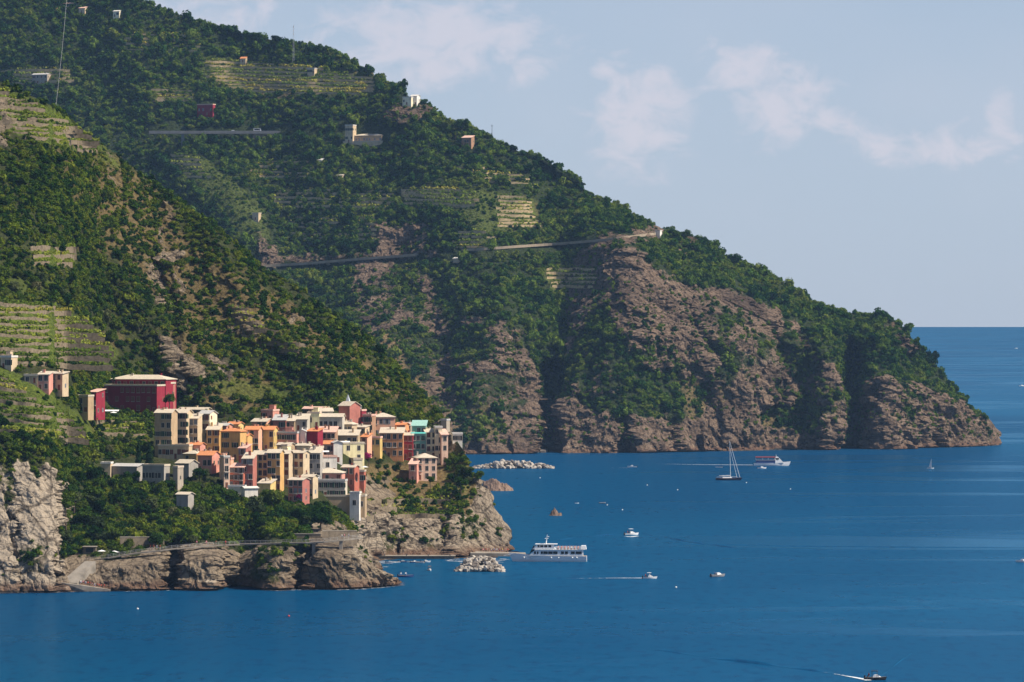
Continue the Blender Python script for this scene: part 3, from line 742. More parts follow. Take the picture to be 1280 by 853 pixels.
def cover_far():
    rs = np.random.RandomState(21)
    nz = fbm(TF.pos * 0.02, 4, 0.6, 77)
    dens = np.clip(1.0 - 1.25 * np.clip(TF.rock, 0, 1), 0.0, 1) * (1 - TF.bare) * (1 - 0.72 * TF.grass) * (1 - 0.45 * TF.dry)
    dens = dens * np.clip(0.85 + 0.9 * nz, 0.25, 1.4) * (1 - 0.75 * TF.back) + 0.2 * (TF.rock > 0.3) * (nz > -0.1) * (1 - TF.bare)
    p, k = spread(TF, 58000, dens, rs, 7)
    r = (1.5 + 2.6 * rs.rand(len(p)) ** 1.6) * (1 - 0.5 * np.clip(TF.rock[k] + TF.grass[k], 0, 1))
    big = rs.rand(len(p)) < 0.08; r = np.where(big & (TF.rock[k] < .3), r * 1.75, r)
    p2, k2 = spread(TF, 30000, np.clip(dens + 0.25, 0, 1) * (1 - TF.bare) * (1 - 0.6 * np.clip(TF.rock * 1.2, 0, 1)), rs, 7)      # low scrub in the gaps
    p = np.concatenate([p, p2]); r = np.concatenate([r, 0.6 + 0.9 * rs.rand(len(p2))])
    s = np.stack([r, r, r * (0.7 + 0.75 * rs.rand(len(p)))], 1); p = p.copy(); p[:, 2] -= r * 0.15
    stuff_scatter('maquis_cover', p, s, SHF, 'dense dark green maquis covering the big headland behind the village', 'shrubs')
cover_far()
def cover_near():
    rs = np.random.RandomState(22)
    nz = fbm(TN.pos * 0.045, 4, 0.6, 78)
    dens = np.clip(1.0 - 1.3 * np.clip(TN.rock, 0, 1), 0, 1) * (1 - TN.bare) * (1 - 0.6 * TN.grass) * (1 - 0.5 * TN.dry)
    dens = dens * np.clip(0.8 + 1.3 * nz, 0.1, 1.5) * (1 - 0.75 * TN.back) + 0.02 * (TN.rock > 0.3) * (nz > 0.1) * (1 - TN.bare)
    p, k = spread(TN, 20000, dens, rs, 6)
    r = (0.75 + 1.6 * rs.rand(len(p)) ** 1.8) * (1 - 0.3 * np.clip(TN.rock[k] + TN.grass[k], 0, 1))
    big = rs.rand(len(p)) < 0.05; r = np.where(big, r * 1.7, r)
    s = np.stack([r, r, r * (0.75 + 0.45 * rs.rand(len(p)))], 1); p = p.copy(); p[:, 2] -= r * 0.15
    stuff_scatter('scrub_cover', p, s, SHN, 'mixed green scrub covering the near slope above the village', 'shrubs')
cover_near()

# trees one can tell apart
def tree_kind(seed, mat, R, hgt, nb, leaf, per, flat=0.8, trunk_r=0.22):
    r = np.random.RandomState(seed)
    cr = crown_data('crown', mat, r, round_blobs(r, nb, R, hgt, flat), leaf, per)
    t = MB(); top = (0.1 * R, 0.05 * R, hgt * 0.92)
    t.path([(0, 0, -1.5), (0.06, 0.0, hgt * 0.4), top], [trunk_r * 1.3, trunk_r, trunk_r * 0.6])
    for i in range(4):
        a = i * 1.57 + r.rand(); t.tube((0.06, 0, hgt * (0.38 + 0.1 * i)), (R * 0.55 * math.cos(a), R * 0.55 * math.sin(a), hgt + R * 0.15), trunk_r * 0.55, trunk_r * 0.2)
    return cr, t.data('trunk', [m_bark])
TREES = {'broad': [tree_kind(50 + i, m_tree, 1.0, 0.95, 10, 0.105, 95, 0.85, 0.07) for i in range(5)],
         'olive': [tree_kind(60 + i, m_olive, 1.0, 0.95, 8, 0.10, 80, 0.8, 0.08) for i in range(2)],
         'pine': [tree_kind(70, m_tree, 1.0, 1.35, 10, 0.09, 95, 0.45, 0.07)]}
def cyp_kind(seed):
    r = np.random.RandomState(seed)
    bl = [((0, 0, 0.6 + 0.55 * i), (w, w, 0.55)) for i, w in enumerate((0.42, 0.55, 0.58, 0.52, 0.42, 0.28, 0.14))]
    cr = crown_data('crown', m_cyp, r, bl, 0.10, 80, 0.85)
    return cr, MB().tube((0, 0, -1), (0, 0, 3.0), 0.1, 0.04).data('trunk', [m_bark])
TREES['cypress'] = [cyp_kind(80)]
def tree(kind, loc, R, label, group=None, vi=None, name=None, sq=1.0):
    cr, tr = TREES[kind][random.randrange(len(TREES[kind])) if vi is None else vi]
    o = empty(name or {'broad': 'broadleaf_tree', 'olive': 'olive_tree', 'pine': 'umbrella_pine', 'cypress': 'cypress_tree'}[kind], loc, random.random() * 6.28)
    o.scale = (R, R, R * sq)
    link('trunk', tr, o); link('crown', cr, o)
    tag(o, label, 'tree', group); return o
def plant_zone(T, poly, n, rmin, rmax, label, group, seed, kinds=('broad', 'broad', 'broad', 'broad', 'olive'), gap=0.75):
    rs = np.random.RandomState(seed); random.seed(seed)
    mk = poly_mask([(1, poly)], 0)
    dens = (mk(T.pu, T.pv) > 0.5).astype(float) * (1 - T.back)
    p, k = spread(T, n * 8, dens, rs, 3)
    kept = []
    for q in p:
        R = rmin + (rmax - rmin) * rs.rand() ** 1.5
        if all((q[0] - a[0]) ** 2 + (q[1] - a[1]) ** 2 + (q[2] - a[2]) ** 2 > (gap * (R + b)) ** 2 for a, b in kept):
            kept.append((q, R))
            if len(kept) >= n: break
    for q, R in kept:
        kd = random.choice(kinds); t = (R - rmin) / (rmax - rmin); sq = 0.85 + 0.35 * rs.rand()
        size = 'large ' if t > .5 else ('small ' if t < .12 else '')
        lb = size + (label.replace('dense dark green', 'silvery').replace('dark green', 'silvery').replace('dark', 'silvery').replace('bright green', 'silvery') if kd == 'olive' else label) + (', tall' if sq > 1.08 else '')
        tree(kd, (q[0], q[1], q[2] - 0.25 * R), R, lb, group, sq=sq)
    return len(kept)
# ------------------------------------------------------------------ vineyard terraces
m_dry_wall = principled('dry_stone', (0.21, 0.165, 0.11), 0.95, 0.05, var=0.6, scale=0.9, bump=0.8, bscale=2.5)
def interval(poly, v):
    xs = []
    for k in range(len(poly)):
        (x1, y1), (x2, y2) = poly[k], poly[(k + 1) % len(poly)]
        if (y1 > v) != (y2 > v): xs.append(x1 + (x2 - x1) * (v - y1) / (y2 - y1))
    return (min(xs), max(xs)) if len(xs) >= 2 else None
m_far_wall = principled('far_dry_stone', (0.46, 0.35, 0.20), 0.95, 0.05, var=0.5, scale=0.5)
def terrace(T, poly, v0, v1, step, hw, leaf, dens, label, tilt=0.0, seed=1, vines=True, gap=0.12):
    rs = np.random.RandomState(seed)
    rows = []
    v = v0
    while v <= v1:
        iv = interval(poly, v)
        if iv and iv[1] - iv[0] > 8: rows.append((v, iv))
        v += step * (0.85 + 0.3 * rs.rand())
    c = hit(T, sum(p[0] for p in poly) / len(poly), (v0 + v1) / 2)
    root = empty('vineyard_terrace', c)
    for v, (a, b) in rows:
        a += rs.rand() * 6; b -= rs.rand() * 6
        us = np.arange(a, b, 3.0)
        if len(us) < 3: continue
        ds = np.array([ground(T, x, v + tilt * (x - a)) for x in us]); ds = np.where(ds > 1e8, np.median(ds), ds)
        med = np.median(ds); ds = np.clip(ds, med - 40, med + 40)
        for _ in range(6): ds[1:-1] = (ds[:-2] + ds[1:-1] * 2 + ds[2:]) / 4
        pts = [P(x, v + tilt * (x - a) + (0.5 * math.sin(x * 0.21 + v) + 1.3 * math.sin(x * 0.045 + v * .31)) * (1 if T is TN else .6), d) - c for x, d in zip(us, ds)]
        n = len(pts); V = []; Fc = []
        h = hw * (0.8 + 0.5 * rs.rand())
        for i, p in enumerate(pts):
            jt = 0.12 * hw * rs.randn()
            V += [(p.x, p.y - 0.5, p.z - 1.2), (p.x, p.y - 0.35, p.z + h + jt), (p.x, p.y + 0.35, p.z + h + jt), (p.x, p.y + 0.5, p.z - 1.2)]
        cut = rs.rand(n) < gap
        for i in range(n - 1):
            for k in range(3): Fc.append((4 * i + k, 4 * i + 4 + k, 4 * i + 5 + k, 4 * i + 1 + k))
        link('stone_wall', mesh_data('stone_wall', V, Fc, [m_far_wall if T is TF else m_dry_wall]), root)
        if vines:
            L = (pts[-1] - pts[0]).length; k = int(L * dens)
            i = rs.randint(0, n - 1, k); t = rs.rand(k)
            P0 = np.array([q[:] for q in pts]); ctr = P0[i] * (1 - t[:, None]) + P0[i + 1] * t[:, None]
            keep = fbm(ctr * 0.15 + seed, 2, 0.5, 9) > -0.25
            ctr = ctr[keep]; k = len(ctr)
            if k < 4: continue
            yo = rs.rand(k)
            ctr[:, 1] += 0.8 + yo * hw * 1.6; ctr[:, 2] += h * 0.9 + yo * hw * 0.7 + rs.rand(k) ** 1.5 * leaf * 3.2
            nrm = rs.randn(k, 3) * 0.7 + np.array([0.1, -0.5, 0.9]); nrm /= np.linalg.norm(nrm, axis=1, keepdims=True)
            A = np.cross(nrm, rs.randn(k, 3)); A /= np.linalg.norm(A, axis=1, keepdims=True); Bv = np.cross(nrm, A)
            s = leaf * (0.6 + 0.8 * rs.rand(k, 1)); A = A * s; Bv = Bv * s
            q = np.stack([ctr - A - Bv, ctr + A - Bv * 0.7, ctr + A * 0.8 + Bv, ctr - A * 0.9 + Bv], 1).reshape(-1, 3)
            vr = link('vine_row', mesh_data('vine_row', q, [(4 * j, 4 * j + 1, 4 * j + 2, 4 * j + 3) for j in range(k)], [m_vine]), root); vr['kind'] = 'stuff'
    tag(root, label, 'vineyard', 'terraced vineyards')
terrace(TF, [(255, 72), (400, 80), (472, 92), (478, 112), (400, 118), (300, 118), (250, 96)], 78, 117, 4.8, 0.9, 0.6, 4.5, 'wide stepped vineyard below the radio mast near the crest', 0.03, 1)
terrace(TF, [(500, 236), (556, 235), (600, 240), (600, 260), (556, 258), (500, 256)], 238, 259, 4.2, 1.3, 0.55, 3, 'small brown and green terrace patch in the middle of the big slope', 0.02, 2)
terrace(TF, [(618, 244), (668, 248), (678, 284), (622, 284)], 247, 283, 4.4, 1.2, 0.55, 3.5, 'square yellowish terrace field above the coast road', 0.03, 3)
terrace(TF, [(678, 334), (752, 337), (748, 364), (690, 365)], 337, 364, 5.0, 1.3, 0.55, 3.5, 'terrace field of six steps below the coast road by the cliff edge', 0.01, 4)
terrace(TF, [(185, 110), (248, 112), (248, 130), (190, 130)], 113, 130, 4.5, 1.1, 0.55, 4, 'bright green terrace strip beside the small red house', 0.02, 5)
terrace(TF, [(0, 86), (92, 88), (95, 106), (0, 106)], 90, 106, 4.6, 1.2, 0.55, 3, 'overgrown terrace strip round the old stone house', -0.02, 6)
terrace(TF, [(340, 236), (495, 236), (498, 262), (340, 262)], 238, 262, 5.0, 1.0, 0.55, 2, 'long dark green terraces half lost in scrub on the big slope', 0.01, 7, gap=0.4)
terrace(TF, [(210, 190), (250, 196), (270, 225), (215, 222)], 194, 222, 5.0, 1.0, 0.5, 4, 'terrace strip on the spur below the viaduct', 0.04, 8)
terrace(TF, [(360, 268), (470, 270), (475, 300), (360, 300)], 272, 300, 7.0, 0.8, 0.55, 2.5, 'faint overgrown terrace lines above the coast road', 0.02, 21)
terrace(TF, [(560, 198), (660, 214), (680, 236), (570, 224)], 204, 234, 6.0, 0.8, 0.55, 3, 'faint terrace lines below the brown house on the shoulder', 0.04, 22)
terrace(TF, [(150, 36), (255, 42), (255, 64), (150, 62)], 42, 62, 6.0, 0.9, 0.55, 3, 'faint terraces under the summit woods', 0.04, 23)
terrace(TF, [(560, 286), (640, 292), (610, 312), (560, 311)], 290, 310, 5.5, 0.8, 0.55, 4, 'green terrace strip just over the coast road', 0.02, 24)
terrace(TF, [(300, 190), (390, 194), (400, 222), (310, 222)], 194, 222, 6.5, 0.8, 0.55, 3, 'green terraces under the viaduct abutment', 0.03, 25)
terrace(TN, [(-30, 104), (40, 122), (90, 146), (126, 172), (130, 188), (100, 190), (30, 174), (-30, 140)], 116, 188, 6.5, 0.8, 0.36, 9, 'sunny yellow green vineyard terraces along the crest of the near hill', 0.06, 11)
terrace(TN, [(-40, 376), (70, 380), (112, 398), (150, 436), (140, 458), (-40, 456)], 382, 458, 8.0, 1.0, 0.36, 9, 'broad vineyard terraces with dry stone walls above the pink farmhouse', 0.03, 12)
terrace(TN, [(-40, 446), (4, 464), (30, 480), (70, 500), (108, 522), (118, 545), (70, 552), (-40, 535)], 470, 548, 7.0, 0.8, 0.36, 10, 'bright green vineyard terraces on the knoll below the pink farmhouse', 0.10, 13)
terrace(TN, [(38, 309), (98, 309), (96, 336), (40, 336)], 313, 336, 9.0, 1.2, 0.36, 12, 'little rectangular vineyard framed by stone walls in the woods', 0.0, 14, gap=0.02)
terrace(TN, [(118, 524), (186, 520), (188, 545), (124, 552)], 528, 550, 8.0, 0.8, 0.36, 10, 'garden terraces between the crimson palazzo and the cypresses', 0.0, 15)
terrace(TN, [(282, 380), (340, 392), (400, 440), (380, 452), (300, 420)], 386, 446, 9.0, 0.8, 0.36, 4, 'abandoned dry terraces on the slope behind the village', 0.08, 16, gap=0.3)
terrace(TN, [(455, 622), (570, 625), (560, 650), (455, 648)], 628, 650, 10.0, 1.0, 0.3, 3, 'dry grassy ledges with low walls over the harbour cliff', 0.0, 17)

# ------------------------------------------------------------------ the village
COLR = dict(ochre=(0.62, 0.37, 0.14), yellow=(0.72, 0.52, 0.21), cream=(0.80, 0.70, 0.48), beige=(0.57, 0.44, 0.285), tan=(0.44, 0.315, 0.19), pink=(0.63, 0.29, 0.22), salmon=(0.74, 0.40, 0.26), rose=(0.42, 0.16, 0.125),
            red=(0.27, 0.030, 0.048), brick=(0.46, 0.15, 0.10), crimson=(0.36, 0.05, 0.06), white=(0.76, 0.70, 0.61), grey=(0.35, 0.32, 0.28), teal=(0.15, 0.33, 0.27), palegreen=(0.52, 0.60, 0.48), olive=(0.60, 0.42, 0.15),
            brown=(0.36, 0.21, 0.13), stone=(0.38, 0.32, 0.25), orange=(0.66, 0.30, 0.14), bluegrey=(0.52, 0.46, 0.37), peach=(0.78, 0.52, 0.38), sunyellow=(0.82, 0.72, 0.42))
ROOFC = dict(slate=(0.55, 0.47, 0.36), tile=(0.62, 0.25, 0.11), grey=(0.46, 0.44, 0.41), terrace=(0.56, 0.45, 0.35), green=(0.30, 0.50, 0.43), white=(0.64, 0.60, 0.54), pinkish=(0.66, 0.42, 0.33))
def wall_mat(c): return principled('plaster_' + c, COLR[c], 0.92, 0.1, var=0.42, scale=0.35)
def roof_mat(c): return principled('roofing_' + c, ROOFC[c], 0.9, 0.12, var=0.28, scale=1.3, bump=0.5, bscale=4)
m_glass = principled('window_glass', (0.012, 0.014, 0.018), 0.35, 0.25)
m_trim = principled('pale_trim', (0.46, 0.40, 0.33), 0.85, 0.1)
SHUT = {'green': principled('shutter_green', (0.03, 0.075, 0.05), 0.7), 'brown': principled('shutter_brown', (0.20, 0.065, 0.035), 0.7), 'grey': principled('shutter_grey', (0.17, 0.19, 0.21), 0.7)}
m_rail = principled('iron_railing', (0.06, 0.06, 0.065), 0.6, 0.3)
m_slab = principled('balcony_slab', (0.55, 0.50, 0.44), 0.9, 0.1)
WIN = {}
def win_mesh(kind, shut):
    key = (kind, shut)
    if key in WIN: return WIN[key]
    b = MB()
    # unit window 1 x 1.5 m, centre at the origin, facing -y
    b.box(-0.62, 0.62, -0.07, 0.02, -0.90, -0.76, 0)                       # sill
    if kind == 'closed':
        b.box(-0.58, 0.58, -0.03, 0.02, -0.76, 0.80, 0)
        for x in (-0.27, 0.27):
            b.box(x - 0.25, x + 0.25, -0.06, -0.031, -0.74, 0.76, 2)
            for k in range(5): b.box(x - 0.21, x + 0.21, -0.075, -0.061, -0.62 + 0.28 * k, -0.50 + 0.28 * k, 2)
    else:
        b.box(-0.60, -0.48, -0.06, 0.02, -0.76, 0.82, 0); b.box(0.48, 0.60, -0.06, 0.02, -0.76, 0.82, 0); b.box(-0.48, 0.48, -0.06, 0.02, 0.72, 0.82, 0)
        b.box(-0.48, 0.48, -0.012, 0.02, -0.76, 0.72, 1)
        b.box(-0.03, 0.03, -0.035, -0.013, -0.76, 0.72, 0)
        if kind == 'open':
            for s in (-1, 1):
                b.box(min(s * 0.61, s * 1.10), max(s * 0.61, s * 1.10), -0.09, -0.03, -0.74, 0.76, 2)
    WIN[key] = b.data('window', [m_trim, m_glass, SHUT[shut]])
    return WIN[key]
def door_mesh():
    if 'door' in WIN: return WIN['door']
    b = MB(); b.box(-0.60, -0.48, -0.06, 0.02, -1.1, 1.1, 0); b.box(0.48, 0.60, -0.06, 0.02, -1.1, 1.1, 0); b.box(-0.48, 0.48, -0.06, 0.02, 1.0, 1.1, 0)
    b.box(-0.48, 0.48, -0.03, 0.02, -1.1, 1.0, 1); WIN['door'] = b.data('door', [m_trim, SHUT['brown']]); return WIN['door']
def balcony(parent, x, z, w, y, dep=0.95):
    o = MB().box(-w / 2, w / 2, -dep, 0, -0.16, 0).build('balcony', m_slab, parent, loc=(x, y - 0.005, z))
    r = MB(); n = max(3, int(w / 0.45))
    r.box(-w / 2, w / 2, -dep + 0.01, -dep + 0.06, 0.92, 0.98)
    for s in (-1, 1): r.box(s * w / 2 - 0.05, s * w / 2 + 0.0, -dep + 0.01, 0, 0.92, 0.98)
    for i in range(n + 1):
        xx = -w / 2 + 0.04 + (w - 0.08) * i / n; r.box(xx - 0.025, xx + 0.025, -dep + 0.02, -dep + 0.06, 0, 0.92)
    r.build('railing', m_rail, o)
    return o
def roof_build(root, kind, W, D, h, mat, pitch, over=0.45):
    t = 0.22; b = MB()
    x0, x1, y0, y1 = -W / 2 - over, W / 2 + over, -D / 2 - over, D / 2 + over
    rise = (D / 2 + over) * math.tan(pitch); e = h - over * math.tan(pitch) + 0.05
    if kind == 'gable':
        vs = [(x0, y0, e), (x1, y0, e), (x1, 0, e + rise), (x0, 0, e + rise), (x0, y1, e), (x1, y1, e)]
        lo = [(a, bb, c - t) for a, bb, c in vs]
        b.poly(vs + lo, [(0, 1, 2, 3), (3, 2, 5, 4), (7, 6, 9, 8), (8, 9, 10, 11), (0, 6, 7, 1), (5, 11, 10, 4), (1, 7, 8, 2), (2, 8, 11, 5), (0, 3, 9, 6), (3, 4, 10, 9)])
        top = h + (D / 2) * math.tan(pitch)
    elif kind == 'gable_y':
        rise = (W / 2 + over) * math.tan(pitch)
        vs = [(x0, y0, e), (x0, y1, e), (0, y1, e + rise), (0, y0, e + rise), (x1, y1, e), (x1, y0, e)]
        lo = [(a, bb, c - t) for a, bb, c in vs]
        b.poly(vs + lo, [(3, 2, 1, 0), (5, 4, 2, 3), (6, 7, 8, 9), (9, 8, 10, 11), (0, 1, 7, 6), (4, 5, 11, 10), (0, 6, 9, 3), (3, 9, 11, 5), (1, 2, 8, 7), (2, 4, 10, 8)])
        top = h + (W / 2) * math.tan(pitch)
    elif kind == 'hip':
        k = min(D / 2 + over, W / 2 + over) ; rise = k * math.tan(pitch)
        hx = max(W / 2 + over - k, 0.3); hy = max(D / 2 + over - k, 0.0)
        vs = [(x0, y0, e), (x1, y0, e), (x1, y1, e), (x0, y1, e), (-hx, -hy, e + rise), (hx, -hy, e + rise), (hx, hy + 0.02, e + rise), (-hx, hy + 0.02, e + rise)]
        lo = [(a, bb, c - t) for a, bb, c in vs[:4]]
        b.poly(vs + lo, [(0, 1, 5, 4), (1, 2, 6, 5), (2, 3, 7, 6), (3, 0, 4, 7), (4, 5, 6, 7), (8, 9, 1, 0), (9, 10, 2, 1), (10, 11, 3, 2), (11, 8, 0, 3), (11, 10, 9, 8)])
        top = e + rise
    elif kind == 'shed':
        rise = (D + 2 * over) * math.tan(pitch * 0.8)
        vs = [(x0, y0, e), (x1, y0, e), (x1, y1, e + rise), (x0, y1, e + rise)]; lo = [(a, bb, c - t) for a, bb, c in vs]
        b.poly(vs + lo, [(0, 1, 2, 3), (7, 6, 5, 4), (4, 5, 1, 0), (5, 6, 2, 1), (6, 7, 3, 2), (7, 4, 0, 3)])
        top = e + rise
    else:   # flat roof terrace with a parapet
        o2 = 0.18
        b.box(-W / 2 - o2, W / 2 + o2, -D / 2 - o2, D / 2 + o2, h - 0.02, h + 0.2)
        for (a, c, dd, ee) in ((-W / 2 - o2, W / 2 + o2, -D / 2 - o2, -D / 2 + 0.12), (-W / 2 - o2, W / 2 + o2, D / 2 - 0.12, D / 2 + o2), (-W / 2 - o2, -W / 2 + 0.12, -D / 2 + 0.12, D / 2 - 0.12), (W / 2 - 0.12, W / 2 + o2, -D / 2 + 0.12, D / 2 - 0.12)):
            b.box(a, c, dd, ee, h + 0.2, h + 0.75)
        top = h + 0.75
    return b.build('roof', mat, root), top
def walls(root, kind, W, D, h, low, mat, pitch):
    b = MB()
    if kind == 'gable':
        g = h + D / 2 * math.tan(pitch) - 0.12
        V = [(-W/2,-D/2,low),(W/2,-D/2,low),(W/2,D/2,low),(-W/2,D/2,low),(-W/2,-D/2,h),(W/2,-D/2,h),(W/2,D/2,h),(-W/2,D/2,h),(-W/2,0,g),(W/2,0,g)]
        b.poly(V, [(0,1,5,4),(1,2,6,9,5),(2,3,7,6),(3,0,4,8,7),(3,2,1,0),(4,5,9,8),(6,7,8,9)])
    elif kind == 'gable_y':
        g = h + W / 2 * math.tan(pitch) - 0.12
        V = [(-W/2,-D/2,low),(W/2,-D/2,low),(W/2,D/2,low),(-W/2,D/2,low),(-W/2,-D/2,h),(W/2,-D/2,h),(W/2,D/2,h),(-W/2,D/2,h),(0,-D/2,g),(0,D/2,g)]
        b.poly(V, [(0,1,5,8,4),(1,2,6,5),(2,3,7,9,6),(3,0,4,7),(3,2,1,0),(4,8,9,7),(8,5,6,9)])
    elif kind == 'shed':
        g = h + D * math.tan(pitch * 0.8) - 0.15
        V = [(-W/2,-D/2,low),(W/2,-D/2,low),(W/2,D/2,low),(-W/2,D/2,low),(-W/2,-D/2,h-.12),(W/2,-D/2,h-.12),(W/2,D/2,g),(-W/2,D/2,g)]
        b.poly(V, [(0,1,5,4),(1,2,6,5),(2,3,7,6),(3,0,4,7),(3,2,1,0),(4,5,6,7)])
    else:
        b.box(-W / 2, W / 2, -D / 2, D / 2, low, h - 0.03)
    return b.build('wall', mat, root)
HOUSES = []
def hs(label, u0, u1, side, ve, vb, wall, roof='gable', rc='slate', yaw=None, d=None, floors=None, cols=None, shut=None, wk=None, bal=0.32, chim=2, name='village_house', cat='house', foot=8.0, pitch=19, depth=None, skip=0.1, group=None, door=True, T=None, sidewin=True, minD=5.0, gv=None, off=0.0):
    """front wall from column u0 to u1, eaves at row ve, foot at row vb; side > 0: right-hand wall in view, < 0: left-hand wall"""
    rs = random.Random(int(u0 * 31 + ve * 7))
    if T is None:        # stands on the near hillside: take the distance of the ground at its foot
        g = [ground(TN, u0 + (u1 - u0) * k / 6, gv or vb) for k in range(7)]
        dd = float(np.median([x for x in g if x < 1e8] or [d])) - 0.8 + off
    else: dd = d
    s = F / dd
    th = math.radians(yaw if yaw is not None else (22 if side > 0 else (-16 if side < 0 else 6)))
    W = (u1 - u0) / s / math.cos(th)
    D = depth if depth else min(max(abs(side) / s / max(abs(math.sin(th)), 0.08), minD), 13) if side else 7.5
    zb = CH + (HZ - vb) / F * dd; h = (vb - ve) / F * dd
    R = Matrix.Rotation(-th, 3, 'Z')
    corner = P(u1 if th >= 0 else u0, vb, dd); corner.z = zb
    ctr = corner + R @ Vector((-W / 2 if th >= 0 else W / 2, D / 2, 0))
    root = empty(name, (ctr.x, ctr.y, zb), -th)
    pit = math.radians(pitch)
    wm = wall_mat(wall)
    walls(root, roof, W, D, h, -foot, wm, pit)
    rf, top = roof_build(root, roof, W, D, h, roof_mat(rc), pit)
    nf = floors if floors is not None else max(1, int(round(h / 3.1)))
    nc = cols if cols is not None else max(1, int(round(W / 2.4)))
    sh = shut or rs.choice(['green', 'green', 'brown', 'grey'])
    kinds = wk or ['open', 'bare', 'closed', 'closed', 'open']
    st = h / max(nf, 1)
    colx = [(-W / 2 + (i + 0.5) * W / nc) + rs.uniform(-0.12, 0.12) for i in range(nc)]
    dcol = rs.randrange(nc) if nc else 0
    for f in range(nf):
        zc = (f + 0.54) * st
        for i in range(nc):
            if f == 0 and i == dcol and door and h > 2.6:
                link('door', door_mesh(), root, (colx[i], -D / 2 - 0.004, 1.12)); continue
            if rs.random() < skip: continue
            k = rs.choice(kinds)
            if k == 'open' and W / nc < 2.0: k = 'bare'
            w = link('window', win_mesh(k, sh), root, (colx[i], -D / 2 - 0.004, zc + rs.uniform(-0.05, 0.05)))
            q = min(1.3, st / 2.2) * rs.uniform(0.95, 1.12); w.scale = (q, 1, q)
            if f > 0 and rs.random() < bal:
                balcony(root, colx[i], zc - 0.92 * q, min(2.2, W / nc * 0.9), -D / 2)
        if sidewin and abs(side) >= 4:
            sx = W / 2 + 0.004 if th > 0 else -W / 2 - 0.004
            for k in range(1 if D < 7 else 2):
                if rs.random() < 0.35: continue
                yy = (k + 0.5) * D / (1 if D < 7 else 2) - D / 2
                w = link('window', win_mesh(rs.choice(['bare', 'closed']), sh), root, (sx, yy, zc)); w.rotation_euler = (0, 0, math.pi / 2 if th > 0 else -math.pi / 2)
    for c in range(chim):
        x = rs.uniform(-W * 0.35, W * 0.35); y = rs.uniform(-0.1, 0.25) * D
        b = MB(); cz = top - 0.6 if roof != 'flat' else h + 0.15
        b.box(-0.35, 0.35, -0.3, 0.3, -1.0, 1.1); b.box(-0.45, 0.45, -0.4, 0.4, 1.1, 1.25)
        b.build('chimney', wm if rs.random() < .5 else m_trim, rf, loc=(x, y, cz))
    if roof == 'flat' and W > 4.5 and chim > 0 and rs.random() < 0.6:      # stair hut on the roof terrace
        hw_ = min(3.0, W * .4); hx = rs.uniform(-W / 2 + hw_ / 2 + .3, W / 2 - hw_ / 2 - .3); hb = MB().box(-hw_ / 2, hw_ / 2, -1.1, 1.1, 0, 2.2).box(-hw_ / 2 - .2, hw_ / 2 + .2, -1.3, 1.3, 2.203, 2.36)
        hb.build('roof_hut', wm, rf, loc=(hx, rs.uniform(0, D * .2), h + .205))
    tag(root, label, cat, group)
    HOUSES.append(root)
    return root
# --- back rows first, then towards the sea
hs('white house with a roofed balcony at the edge of the upper vineyard', 0, 14, 6, 447, 461, 'beige', 'flat', 'white', d=1560, bal=0.9, name='farmhouse', foot=2.5)
hs('low tan annex against the pink farmhouse', 30, 47, 0, 470, 479, 'tan', 'flat', 'slate', d=1650, name='farm_annex', foot=2.5, chim=0)
hs('pink half of the farmhouse above the vineyard knoll', 47, 61, 0, 468, 488, 'pink', 'shed', 'slate', d=1648, name='farmhouse', foot=2.5, pitch=10, wk=['bare', 'closed'])
hs('beige half of the farmhouse with a side balcony', 61, 78, 4, 467, 488, 'beige', 'shed', 'slate', d=1645, name='farmhouse', foot=2.5, pitch=10, wk=['bare'], bal=0.0)
hs('small tan house with a white dish beside the crimson annex', 92, 110, 3, 496, 518, 'tan', 'flat', 'slate', d=1715, name='stone_cottage', foot=2.5, chim=0)
hs('narrow crimson annex at the end of the palazzo', 110, 120, 9, 490, 518, 'red', 'shed', 'pinkish', d=1712, pitch=10, name='palazzo_annex', foot=2.5, chim=0, wk=['closed'], shut='grey')
hs('long crimson palazzo wing with a terrace parapet', 127, 196, 7, 483, 516, 'red', 'flat', 'slate', d=1722, yaw=18, floors=3, cols=10, wk=['closed', 'closed', 'closed', 'bare'], shut='brown', bal=0.05, name='palazzo', chim=0, depth=9, skip=0.25)
hs('set back top storey of the crimson palazzo under a pale hipped roof', 135, 207, 9, 474, 500, 'red', 'hip', 'slate', d=1731, yaw=18, floors=2, cols=9, wk=['bare', 'closed'], shut='brown', bal=0, gv=516, off=9, name='palazzo_storey', chim=2, depth=12, pitch=16)
hs('crimson corner block right of the palazzo terrace', 203, 212, 6, 480, 512, 'rose', 'flat', 'slate', d=1728, gv=516, off=4, name='palazzo_block', chim=0)

hs('tall tan tenement with a bare brown upper wall at the village end', 193, 214, 3, 516, 570, 'tan', 'gable', 'slate', floors=5, cols=3, bal=0.1, depth=8, yaw=14, d=1690)
hs('grey beige tenement with bluish upper floor beside the tan tenement', 215, 233, 5, 516, 566, 'beige', 'gable', 'slate', floors=5, cols=3, yaw=14, depth=8, d=1694)
hs('narrow beige tenement with tall dark windows', 230, 247, 3, 523, 566, 'beige', 'shed', 'slate', floors=4, cols=3, d=1688, bal=0.3, yaw=14, depth=6)
hs('cream tower house with a grey roof and a bright sunlit gable', 248, 262, 8, 517, 562, 'cream', 'gable', 'grey', floors=4, cols=2, d=1690, shut='brown')
hs('long low brown roofed house hidden behind the beige tenements', 222, 258, 4, 512, 522, 'tan', 'gable', 'slate', d=1715, floors=1)
hs('low mauve house with a grey roof and white gable', 262, 283, 7, 532, 548, 'pink', 'gable', 'grey', d=1700, floors=1, pitch=16)
hs('ochre block with brown shutters wedged beside the cream tower', 258, 274, 0, 537, 566, 'ochre', 'shed', 'slate', d=1672, floors=3, cols=2, shut='brown')
